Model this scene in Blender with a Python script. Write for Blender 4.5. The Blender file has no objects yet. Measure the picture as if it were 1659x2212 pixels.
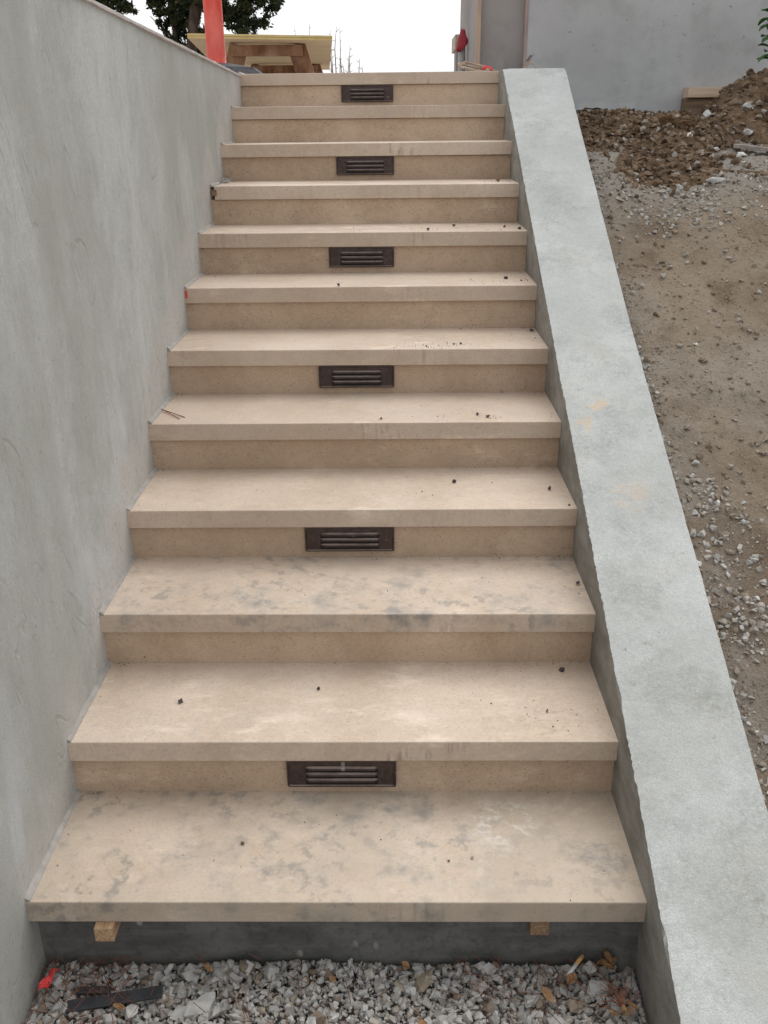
import bpy, bmesh, math, random
import numpy as np
from mathutils import Vector, Matrix, noise as mnoise

S = bpy.context.scene
COL = S.collection
rnd = random.Random(7)
RISE, RUN, THK, SET = 0.14775, 0.31398, 0.052, 0.015     # riser, going, slab thickness, riser set back under the nosing
W = 1.22                                                  # clear width between the two walls

# ------------------------------------------------------------------ camera
cam_d = bpy.data.cameras.new('camera'); cam = bpy.data.objects.new('camera', cam_d); COL.objects.link(cam)
pit, yaw, rol = 0.39940, -0.01654, 0.01099
cy_, sy_ = math.cos(yaw), math.sin(yaw)
Xc, Yc, Zc = Vector((cy_, -sy_, 0)), Vector((sy_, cy_, 0)), Vector((0, 0, 1))
F = math.cos(pit)*Yc - math.sin(pit)*Zc
U = math.sin(pit)*Yc + math.cos(pit)*Zc
Rr = math.cos(rol)*Xc - math.sin(rol)*U
Uu = math.sin(rol)*Xc + math.cos(rol)*U
cam.matrix_world = Matrix(((Rr.x, Uu.x, -F.x, 0.73785), (Rr.y, Uu.y, -F.y, -1.38504), (Rr.z, Uu.z, -F.z, 1.41890), (0, 0, 0, 1)))
cam_d.sensor_fit = 'HORIZONTAL'; cam_d.sensor_width = 36.0; cam_d.lens = 36.0*2007.0/1659.0
cam_d.clip_start = 0.05; cam_d.clip_end = 3000
S.camera = cam
S.render.resolution_x, S.render.resolution_y = 768, 1024

# ------------------------------------------------------------------ sky (overcast), sun, exposure
SUN_EL, SUN_AZ = math.radians(53), math.radians(20)
world = bpy.data.worlds.new('World'); S.world = world; world.use_nodes = True
wt = world.node_tree; wt.nodes.clear()
sky = wt.nodes.new('ShaderNodeTexSky'); sky.sky_type = 'NISHITA'; sky.sun_disc = False
sky.sun_elevation = SUN_EL; sky.sun_rotation = SUN_AZ
sky.air_density = 1.0; sky.dust_density = 4.0; sky.ozone_density = 1.0
hs = wt.nodes.new('ShaderNodeHueSaturation'); hs.inputs['Saturation'].default_value = 0.14
bg1 = wt.nodes.new('ShaderNodeBackground'); bg1.inputs['Strength'].default_value = 0.07
bg2 = wt.nodes.new('ShaderNodeBackground'); bg2.inputs['Color'].default_value = (0.965, 0.985, 1.0, 1); bg2.inputs['Strength'].default_value = 0.60
add = wt.nodes.new('ShaderNodeAddShader'); wo = wt.nodes.new('ShaderNodeOutputWorld')
wt.links.new(sky.outputs[0], hs.inputs['Color']); wt.links.new(hs.outputs[0], bg1.inputs['Color'])
wt.links.new(bg1.outputs[0], add.inputs[0]); wt.links.new(bg2.outputs[0], add.inputs[1]); wt.links.new(add.outputs[0], wo.inputs['Surface'])
sun_d = bpy.data.lights.new('sun', 'SUN'); sun_d.energy = 1.85; sun_d.angle = math.radians(75); sun_d.color = (1.0, 0.97, 0.92)
sun = bpy.data.objects.new('sun', sun_d); COL.objects.link(sun)
sdir = Vector((math.sin(SUN_AZ)*math.cos(SUN_EL), math.cos(SUN_AZ)*math.cos(SUN_EL), math.sin(SUN_EL)))
sun.rotation_euler = sdir.to_track_quat('Z', 'Y').to_euler(); sun.location = (0, -3, 8)
S.view_settings.view_transform = 'Standard'; S.view_settings.look = 'None'
S.view_settings.exposure = 0.24; S.view_settings.gamma = 1.0; S.view_settings.use_curve_mapping = False
S.render.engine = 'CYCLES'; S.cycles.use_denoising = True; S.cycles.max_bounces = 8; S.cycles.diffuse_bounces = 5

# ------------------------------------------------------------------ helpers: objects
ORG = {}
def link(name, me, m=None, parent=None, origin=None, smooth=False):
    """Link a mesh given in world coordinates as ONE object, under its thing or with its origin at its base."""
    if parent is not None:
        org = ORG[parent.name]
    else:
        if origin is None:
            n = len(me.vertices); co = np.empty(n*3, np.float32); me.vertices.foreach_get('co', co); co = co.reshape(-1, 3)
            lo, hi = co.min(0), co.max(0); origin = ((lo[0]+hi[0])/2, (lo[1]+hi[1])/2, lo[2])
        org = Vector(origin)
    me.transform(Matrix.Translation(-Vector(org)))
    o = bpy.data.objects.new(name, me); COL.objects.link(o)
    if parent is not None: o.parent = parent
    else: o.location = org
    ORG[o.name] = Vector(org)
    if m is not None and not me.materials: me.materials.append(m)
    if smooth:
        me.polygons.foreach_set('use_smooth', [True]*len(me.polygons))
    me.update()
    return o
def tag(o, label=None, cat=None, group=None, kind=None):
    if label: o['label'] = label
    if cat: o['category'] = cat
    if group: o['group'] = group
    if kind: o['kind'] = kind
    return o
def thing(name, loc, label, cat, group=None):
    o = bpy.data.objects.new(name, None); COL.objects.link(o); o.location = loc; o.empty_display_size = 0.1
    ORG[o.name] = Vector(loc)
    return tag(o, label, cat, group)
def pyd(name, v, f):
    me = bpy.data.meshes.new(name); me.from_pydata([tuple(map(float, a)) for a in v], [], [tuple(a) for a in f]); me.update(); return me
def bm_me(bm, name):
    me = bpy.data.meshes.new(name); bmesh.ops.recalc_face_normals(bm, faces=bm.faces[:]); bm.to_mesh(me); bm.free(); return me
def add_box(bm, x0, x1, y0, y1, z0, z1, bev=0.0, seg=2):
    r = bmesh.ops.create_cube(bm, size=1.0)
    vs = r['verts']
    for v in vs:
        v.co = Vector(((x0+x1)/2+v.co.x*(x1-x0), (y0+y1)/2+v.co.y*(y1-y0), (z0+z1)/2+v.co.z*(z1-z0)))
    if bev > 0:
        es = list({e for v in vs for e in v.link_edges})
        r2 = bmesh.ops.bevel(bm, geom=es, offset=bev, segments=seg, affect='EDGES', profile=0.5)
        return r2['verts']
    return vs
def box(name, x0, x1, y0, y1, z0, z1, m, parent=None, bev=0.002, seg=2, origin=None):
    bm = bmesh.new(); add_box(bm, x0, x1, y0, y1, z0, z1, bev, seg)
    return link(name, bm_me(bm, name), m, parent, origin)
def oriented_box(name, a, b, width, thick, m, parent=None, bev=0.002, up=Vector((0, 0, 1)), jit=0.0):
    """A bar from point a to point b; width runs across, thick along up."""
    a, b = Vector(a), Vector(b); d = (b-a); L = d.length; d.normalize()
    side = d.cross(up).normalized(); u = side.cross(d).normalized()
    bm = bmesh.new(); vs = add_box(bm, -width/2, width/2, 0, L, -thick/2, thick/2, bev)
    for v in bm.verts:
        c = v.co.copy(); v.co = a + side*c.x + d*c.y + u*c.z
        if jit: v.co += Vector((rnd.uniform(-jit, jit), rnd.uniform(-jit, jit), rnd.uniform(-jit, jit)))
    return link(name, bm_me(bm, name), m, parent)
def tube_me(name, pts, rad, nseg=8, cap=True):
    pts = [Vector(p) for p in pts]; v = []; f = []
    rads = rad if isinstance(rad, (list, tuple)) else [rad]*len(pts)
    prev = None
    for i, p in enumerate(pts):
        t = (pts[min(i+1, len(pts)-1)]-pts[max(i-1, 0)]).normalized()
        if prev is None:
            prev = t.orthogonal().normalized()
        n = (prev - t*prev.dot(t)).normalized(); prev = n; b = t.cross(n)
        for k in range(nseg):
            a = 2*math.pi*k/nseg; v.append(p + (n*math.cos(a)+b*math.sin(a))*rads[i])
    for i in range(len(pts)-1):
        for k in range(nseg):
            k2 = (k+1) % nseg; f.append((i*nseg+k, i*nseg+k2, (i+1)*nseg+k2, (i+1)*nseg+k))
    if cap:
        f.append(tuple(range(nseg))[::-1]); f.append(tuple((len(pts)-1)*nseg+k for k in range(nseg)))
    return pyd(name, v, f)
def fbm(x, y, z=0.0, o=4):
    return mnoise.fractal(Vector((x, y, z)), 0.9, 2.1, o)
def grid_me(name, nu, nv, fn):
    v = [fn(i/(nu-1), j/(nv-1)) for j in range(nv) for i in range(nu)]
    f = [(j*nu+i, j*nu+i+1, (j+1)*nu+i+1, (j+1)*nu+i) for j in range(nv-1) for i in range(nu-1)]
    return pyd(name, v, f)

# angular stones: convex hulls of a few random points
def hull_template(seed, n=11, flat=0.7, round_=0.0):
    r = random.Random(seed); bm = bmesh.new()
    for _ in range(n):
        p = Vector((r.gauss(0, 1), r.gauss(0, 1), r.gauss(0, 1))).normalized()
        k = 1.0 if round_ else r.uniform(0.72, 1.0)
        bm.verts.new((p.x*0.5*k, p.y*0.42*k, p.z*0.5*flat*k))
    res = bmesh.ops.convex_hull(bm, input=bm.verts[:])
    bmesh.ops.delete(bm, geom=[g for g in res['geom_interior'] if isinstance(g, bmesh.types.BMVert)], context='VERTS')
    bmesh.ops.triangulate(bm, faces=bm.faces[:]); bmesh.ops.recalc_face_normals(bm, faces=bm.faces[:])
    bm.verts.ensure_lookup_table()
    V = np.array([v.co[:] for v in bm.verts], np.float32); T = np.array([[v.index for v in f.verts] for f in bm.faces], np.int32)
    bm.free(); return V, T
ROCKS = [hull_template(100+i, 10+i % 5, 0.55+0.08*(i % 5)) for i in range(14)]
def scatter_me(name, temps, P, Sz, seed, tone=None, aniso=0.3, tilt=0.6):
    """One mesh of many stones: positions P (n,3), sizes Sz (n)."""
    r = np.random.RandomState(seed); vs = []; ts = []; tn = []; base = 0
    for i in range(len(P)):
        V, T = temps[r.randint(len(temps))]
        sc = Sz[i]*np.array([1+aniso*r.uniform(-1, 1), 1+aniso*r.uniform(-1, 1), 1+aniso*r.uniform(-1, 1)], np.float32)
        a, b, c = r.uniform(0, 6.283), r.normal()*tilt, r.normal()*tilt
        ca, sa, cb, sb, cc, sc_ = math.cos(a), math.sin(a), math.cos(b), math.sin(b), math.cos(c), math.sin(c)
        Rz = np.array([[ca, -sa, 0], [sa, ca, 0], [0, 0, 1]]); Rx = np.array([[1, 0, 0], [0, cb, -sb], [0, sb, cb]]); Ry = np.array([[cc, 0, sc_], [0, 1, 0], [-sc_, 0, cc]])
        vv = (V*sc) @ (Rz @ Rx @ Ry).T + P[i]
        vs.append(vv); ts.append(T+base); base += len(V)
        tn.append(np.full(len(V), r.uniform(0, 1) if tone is None else tone[i], np.float32))
    V = np.concatenate(vs).astype(np.float32); T = np.concatenate(ts).astype(np.int32); tn = np.concatenate(tn)
    me = bpy.data.meshes.new(name)
    me.vertices.add(len(V)); me.vertices.foreach_set('co', V.ravel())
    me.loops.add(T.size); me.loops.foreach_set('vertex_index', T.ravel())
    me.polygons.add(len(T)); me.polygons.foreach_set('loop_start', np.arange(0, T.size, 3, dtype=np.int32))
    at = me.attributes.new('tone', 'FLOAT', 'POINT'); at.data.foreach_set('value', tn)
    me.update(calc_edges=True); me.validate(); me.shade_flat()
    return me

# ------------------------------------------------------------------ helpers: materials
class NT:
    def __init__(s, name, rough=0.85, spec=0.3):
        s.m = bpy.data.materials.new(name); s.m.use_nodes = True; s.t = s.m.node_tree
        s.b = s.t.nodes['Principled BSDF']; s.b.inputs['Roughness'].default_value = rough
        s.b.inputs['Specular IOR Level'].default_value = spec
        g = s.t.nodes.new('ShaderNodeNewGeometry'); s.pos = g.outputs['Position']; s.nor = g.outputs['Normal']
    def n(s, t): return s.t.nodes.new(t)
    def l(s, a, b): s.t.links.new(a, b)
    def put(s, sock, v):
        if hasattr(v, 'is_linked') or isinstance(v, bpy.types.NodeSocket): s.l(v, sock)
        elif isinstance(v, tuple): sock.default_value = (v[0], v[1], v[2], 1) if len(sock.default_value) == 4 else v
        else: sock.default_value = v
    def vec(s, sc=(1, 1, 1), off=(0, 0, 0), src=None):
        m = s.n('ShaderNodeMapping'); m.inputs['Scale'].default_value = sc; m.inputs['Location'].default_value = off
        s.l(src or s.pos, m.inputs['Vector']); return m.outputs[0]
    def noise(s, scale, detail=4, rough=0.55, sc=(1, 1, 1), off=(0, 0, 0), dist=0.0, src=None):
        t = s.n('ShaderNodeTexNoise'); t.inputs['Scale'].default_value = scale; t.inputs['Detail'].default_value = detail
        t.inputs['Roughness'].default_value = rough; t.inputs['Distortion'].default_value = dist
        s.l(s.vec(sc, off, src), t.inputs['Vector']); return t.outputs['Fac']
    def vor(s, scale, sc=(1, 1, 1), out='Distance', feat='F1', rand=1.0):
        t = s.n('ShaderNodeTexVoronoi'); t.feature = feat; t.inputs['Scale'].default_value = scale; t.inputs['Randomness'].default_value = rand
        s.l(s.vec(sc), t.inputs['Vector']); return t.outputs[out]
    def ramp(s, fac, lo, hi, a=0.0, b=1.0):
        r = s.n('ShaderNodeMapRange'); r.inputs['From Min'].default_value = lo; r.inputs['From Max'].default_value = hi
        r.inputs['To Min'].default_value = a; r.inputs['To Max'].default_value = b; r.interpolation_type = 'SMOOTHSTEP'
        s.l(fac, r.inputs['Value']); return r.outputs[0]
    def math(s, op, a, b=0.0, c=0.0):
        m = s.n('ShaderNodeMath'); m.operation = op
        s.put(m.inputs[0], a); s.put(m.inputs[1], b)
        if op in ('MULTIPLY_ADD', 'COMPARE'): s.put(m.inputs[2], c)
        return m.outputs[0]
    def mul(s, a, b): return s.math('MULTIPLY', a, b)
    def mix(s, fac, a, b):
        m = s.n('ShaderNodeMix'); m.data_type = 'RGBA'; m.clamp_factor = True
        s.put(m.inputs[0], fac); s.put(m.inputs[6], a); s.put(m.inputs[7], b); return m.outputs[2]
    def xyz(s, v=None):
        x = s.n('ShaderNodeSeparateXYZ'); s.l(v or s.pos, x.inputs[0]); return x.outputs
    def near(s, p, r, soft=0.5):
        d = s.n('ShaderNodeVectorMath'); d.operation = 'DISTANCE'; s.l(s.pos, d.inputs[0]); d.inputs[1].default_value = p
        return s.ramp(d.outputs['Value'], r, r*soft)
    def attr(s, name):
        a = s.n('ShaderNodeAttribute'); a.attribute_name = name; return a.outputs['Fac']
    def done(s, col, bump=None, strength=0.3, dist=0.002, rough=None):
        s.put(s.b.inputs['Base Color'], col)
        if rough is not None: s.put(s.b.inputs['Roughness'], rough)
        if bump is not None:
            b = s.n('ShaderNodeBump'); b.inputs['Strength'].default_value = strength; b.inputs['Distance'].default_value = dist
            s.l(bump, b.inputs['Height']); s.l(b.outputs[0], s.b.inputs['Normal'])
        return s.m

def stone_material(name, c0, c1, speck, blotch):
    t = NT(name, 0.62, 0.35)
    base = t.mix(t.ramp(t.noise(4.5, 5, 0.6), 0.35, 0.66), c0, c1)
    base = t.mix(t.ramp(t.noise(38, 3, 0.6), 0.42, 0.7, 0, 0.28), base, (c1[0]*1.12, c1[1]*1.1, c1[2]*1.06))
    oi = t.n('ShaderNodeObjectInfo')                       # each slab its own tone
    base = t.mix(t.ramp(oi.outputs['Random'], 0.0, 1.0, 0.0, 0.45), base, (c0[0]*0.82, c0[1]*0.80, c0[2]*0.79))
    base = t.mix(t.ramp(t.noise(130, 4, 0.8), 0.46, 0.72, 0, 0.42), base, (c0[0]*0.62, c0[1]*0.58, c0[2]*0.55))
    base = t.mix(t.mul(t.ramp(t.noise(13, 6, 0.75, sc=(0.45, 1, 1), off=(2, 2, 2)), 0.5, 0.72), t.ramp(t.noise(2.3, 2, 0.5, off=(6, 3, 1)), 0.42, 0.62)), base, (c1[0]*1.15, c1[1]*1.16, c1[2]*1.17))
    x, y, z = t.xyz()
    # grey water marks, only on the lower slabs
    if blotch:
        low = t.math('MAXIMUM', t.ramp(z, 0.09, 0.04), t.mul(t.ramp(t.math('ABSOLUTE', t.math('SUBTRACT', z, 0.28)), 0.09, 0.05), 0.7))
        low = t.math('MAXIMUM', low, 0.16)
        bl = t.mul(t.ramp(t.noise(9, 5, 0.62), 0.47, 0.72), t.ramp(t.noise(3.1, 2, 0.5, off=(4.3, 1, 0)), 0.34, 0.58))
        base = t.mix(t.mul(t.mul(bl, low), 1.0), base, (0.235, 0.225, 0.21))
        bl2 = t.mul(t.ramp(t.noise(27, 4, 0.6, off=(3, 7, 1)), 0.50, 0.64), t.ramp(t.noise(4, 3, 0.5, off=(9, 2, 4)), 0.42, 0.62))
        base = t.mix(t.mul(t.mul(bl2, low), 0.7), base, (0.2, 0.2, 0.195))
        base = t.mix(t.mul(t.ramp(z, 0.09, 0.04), t.ramp(t.noise(2.2, 4, 0.6, off=(1, 1, 6)), 0.3, 0.6, 0.15, 0.6)), base, (0.40, 0.335, 0.265))  # lowest tread toned darker and browner, broken up by noise
        for p, r, k in (((1.16, 0.11, 0.0), 0.075, 0.9), ((1.125, 0.15, 0.0), 0.06, 0.6), ((1.06, 0.20, 0.0), 0.05, 0.35), ((0.29, 0.135, 0.0), 0.07, 0.5), ((0.52, 0.24, 0.0), 0.05, 0.6), ((0.50, 0.07, 0.0), 0.06, 0.4), ((0.61, 0.77, 0.295), 0.07, 0.6), ((0.545, 0.715, 0.295), 0.05, 0.6), ((0.30, 0.72, 0.295), 0.06, 0.4)):
            blot = t.ramp(t.math('ADD', t.near(p, r*1.5, 0.05), t.ramp(t.noise(26, 5, 0.7, off=(p[0]*9, p[1]*3, 0)), 0.3, 0.7, -0.45, 0.45)), 0.45, 1.05)
            base = t.mix(t.mul(t.mul(blot, t.ramp(t.noise(48, 4, 0.7), 0.36, 0.62, 0.25, 1.0)), k*0.7), base, (0.235, 0.225, 0.21))
        # pale lime smears: thin wandering lines
        ridge = t.math('ABSOLUTE', t.math('SUBTRACT', t.noise(5.2, 5, 0.6, off=(2.2, 5.1, 0), dist=0.6), 0.5))
        sm = t.mul(t.ramp(ridge, 0.05, 0.0), t.ramp(t.noise(2.7, 3, 0.5, off=(8, 3, 2)), 0.50, 0.64))
        base = t.mix(t.mul(t.mul(t.mul(sm, low), t.ramp(t.noise(42, 4, 0.65), 0.38, 0.66)), 0.32), base, (0.68, 0.63, 0.57))
        scuff = t.mul(t.ramp(t.noise(60, 4, 0.7, sc=(0.5, 1, 1)), 0.5, 0.75), t.near((1.10, 0.395, 0.148), 0.12, 0.3))
        base = t.mix(t.mul(scuff, 0.55), base, (0.22, 0.15, 0.09))
        arc = t.mul(t.mul(t.ramp(t.math('ABSOLUTE', t.math('SUBTRACT', t.noise(9, 4, 0.6, off=(1, 4, 0), dist=0.5), 0.5)), 0.09, 0.0), t.near((0.96, 0.23, 0.0), 0.11, 0.3)), t.ramp(t.noise(70, 4, 0.7), 0.36, 0.62))
        base = t.mix(t.mul(arc, 0.6), base, (0.72, 0.7, 0.67))
    # fine shell fragments
    sp = t.mul(t.ramp(t.noise(210, 4, 0.75, sc=(0.8, 1, 1.5)), 0.57, 0.65), t.ramp(t.noise(24, 4, 0.6), 0.36, 0.58))
    base = t.mix(t.mul(sp, speck), base, (0.11, 0.085, 0.06))
    sp2 = t.mul(t.ramp(t.noise(95, 3, 0.7, off=(5, 5, 5), dist=0.8), 0.66, 0.71), t.ramp(t.noise(31, 2, 0.5, off=(5, 5, 5)), 0.46, 0.6))
    base = t.mix(t.mul(sp2, speck), base, (0.10, 0.08, 0.065))
    # drip marks down the front faces, below the middle of each tread
    nx, ny, nz = t.xyz(t.nor)
    front = t.ramp(ny, -0.6, -0.9)
    mid = t.ramp(t.math('ABSOLUTE', t.math('SUBTRACT', x, t.ramp(t.noise(2.3, 1, 0.5, sc=(0.02, 1, 1), off=(0, 3.1, 1.7)), 0.35, 0.65, 0.60, 0.90))), 0.11, 0.02)
    drip = t.mul(t.ramp(t.noise(1, 3, 0.6, sc=(75, 0.7, 9)), 0.5, 0.68), t.math('MAXIMUM', mid, t.mul(t.ramp(t.noise(4, 2, 0.5, sc=(1, 0.5, 0.5)), 0.58, 0.7), 0.45)))
    lane = t.ramp(t.noise(3.1, 1, 0.5, sc=(0.05, 1, 1), off=(0, 0.7, 0.3)), 0.42, 0.6, 0.25, 1.0)
    base = t.mix(t.mul(t.mul(t.mul(drip, front), lane), 0.5 if blotch else 0.0), base, (0.17, 0.135, 0.10))
    h = t.math('ADD', t.mul(t.noise(120, 4, 0.65), 0.5), t.mul(t.vor(150), 0.35))
    return t.done(base, h, 0.16, 0.0012, t.ramp(t.noise(20, 3, 0.5), 0.3, 0.7, 0.5, 0.72))
M = {}
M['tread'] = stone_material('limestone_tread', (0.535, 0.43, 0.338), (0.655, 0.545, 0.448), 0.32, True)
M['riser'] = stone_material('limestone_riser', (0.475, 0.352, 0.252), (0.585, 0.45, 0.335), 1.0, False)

def mat_left_wall():
    t = NT('trowelled_grey_plaster', 0.8, 0.25)
    x, y, z = t.xyz()
    base = t.mix(t.ramp(t.noise(1.5, 4, 0.55, off=(0, 3, 1)), 0.34, 0.66), (0.405, 0.418, 0.392), (0.54, 0.56, 0.548))
    # long trowel runs, leaning a little
    lean = t.n('ShaderNodeCombineXYZ'); t.put(lean.inputs[0], x); t.put(lean.inputs[1], t.math('MULTIPLY_ADD', z, 0.16, y)); t.put(lean.inputs[2], z)
    lv = lean.outputs[0]
    st = t.noise(1, 6, 0.62, sc=(1, 5.2, 1.1), dist=0.9, src=lv)
    base = t.mix(t.ramp(st, 0.34, 0.52, 0.34, 0.0), base, (0.36, 0.36, 0.335))
    base = t.mix(t.ramp(st, 0.50, 0.75, 0.0, 0.34), base, (0.55, 0.56, 0.56))
    st2 = t.noise(1, 7, 0.7, sc=(1, 17, 3.2), dist=0.5, src=lv)
    base = t.mix(t.ramp(st2, 0.48, 0.74, 0.0, 0.30), base, (0.34, 0.335, 0.31))
    st3 = t.noise(1, 6, 0.7, sc=(1, 44, 9), dist=0.6, off=(0, 3, 2), src=lv)
    base = t.mix(t.ramp(st3, 0.50, 0.72, 0.0, 0.34), base, (0.33, 0.325, 0.30))
    base = t.mix(t.ramp(t.noise(6, 7, 0.75), 0.44, 0.7, 0.0, 0.42), base, (0.35, 0.345, 0.32))
    base = t.mix(t.ramp(t.noise(2.6, 5, 0.65, off=(0, 6, 6), sc=(1, 1.3, 0.8)), 0.46, 0.66, 0.0, 0.6), base, (0.62, 0.63, 0.635))
    base = t.mix(t.ramp(t.noise(85, 5, 0.8), 0.42, 0.68, 0.0, 0.36), base, (0.315, 0.31, 0.29))
    # a few trowel ridges where two passes met
    rid = t.math('ABSOLUTE', t.math('SUBTRACT', t.noise(1, 2, 0.4, sc=(1, 1.6, 0.32), off=(0, 0.35, 0.2), dist=0.5, src=lv), 0.52))
    rid = t.mul(t.ramp(rid, 0.012, 0.0), t.ramp(t.noise(1, 3, 0.6, sc=(1, 3, 2), off=(0, 9, 2)), 0.42, 0.58))
    base = t.mix(t.mul(rid, 0.12), base, (0.60, 0.61, 0.61))
    # smooth pale touch-up patches
    pp = t.noise(1, 3, 0.5, sc=(1, 5.5, 1.7), off=(0, 1.3, 4.4), dist=0.4)
    lowband = t.mul(t.ramp(t.math('SUBTRACT', z, t.mul(y, 0.4706)), 0.62, 0.25), t.ramp(y, 1.75, 0.9))
    base = t.mix(t.mul(t.mul(t.ramp(pp, 0.54, 0.66), lowband), 0.8), base, (0.60, 0.62, 0.645))
    # warmer strip pointed up along the stone steps
    d = t.math('SUBTRACT', z, t.math('MULTIPLY_ADD', y, 0.4706, 0.02))
    d = t.math('ADD', d, t.ramp(t.noise(9, 4, 0.6), 0.3, 0.7, -0.06, 0.06))
    band = t.mul(t.ramp(d, 0.13, 0.05), t.ramp(t.noise(5, 3, 0.5, off=(1, 1, 7)), 0.36, 0.56))
    base = t.mix(t.mul(band, 0.7), base, (0.53, 0.505, 0.475))
    # greenish darker blotches to the left end, dark trowel nicks
    base = t.mix(t.mul(t.ramp(y, 1.3, 0.1), t.ramp(t.noise(2.4, 4, 0.6, sc=(1, 1.4, 0.7)), 0.42, 0.62, 0, 0.55)), base, (0.33, 0.335, 0.30))
    base = t.mix(t.mul(t.ramp(t.noise(1.1, 4, 0.6, off=(0, 4, 2)), 0.50, 0.66), 0.42), base, (0.36, 0.362, 0.33))
    arcs = t.math('ABSOLUTE', t.math('SUBTRACT', t.noise(2.6, 3, 0.5, sc=(1, 1.6, 0.8), off=(0, 2, 5), dist=1.2, src=lv), 0.5))
    arcs = t.mul(t.ramp(arcs, 0.02, 0.0), t.ramp(t.noise(5, 4, 0.65, off=(0, 1, 3)), 0.46, 0.66))
    base = t.mix(t.mul(arcs, 0.38), base, (0.29, 0.285, 0.26))
    splash = t.mul(t.mul(t.ramp(d, 0.11, 0.0), t.ramp(t.noise(70, 4, 0.75), 0.54, 0.66)), 0.55)
    base = t.mix(splash, base, (0.30, 0.26, 0.22))
    pore = t.mul(t.ramp(t.noise(60, 2, 0.5, off=(4, 4, 4)), 0.71, 0.76), 0.6)
    base = t.mix(pore, base, (0.20, 0.195, 0.18))
    nick = t.mul(t.ramp(t.noise(1, 2, 0.5, sc=(1, 120, 26)), 0.70, 0.76), t.ramp(t.noise(3, 2, 0.5, off=(0, 2, 8)), 0.54, 0.62))
    base = t.mix(t.mul(nick, 0.6), base, (0.14, 0.135, 0.125))
    fine = t.noise(260, 3, 0.7)
    base = t.mix(t.ramp(fine, 0.3, 0.7, 0.0, 0.34), base, (0.25, 0.25, 0.24))
    h = t.math('ADD', t.mul(st, 0.5), t.math('ADD', t.mul(st2, 0.35), t.math('ADD', t.mul(fine, 0.22), t.math('ADD', t.mul(st3, 0.2), t.math('ADD', t.mul(rid, 0.25), t.mul(arcs, -0.3))))))
    return t.done(base, h, 0.55, 0.008)
M['left_wall'] = mat_left_wall()

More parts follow.
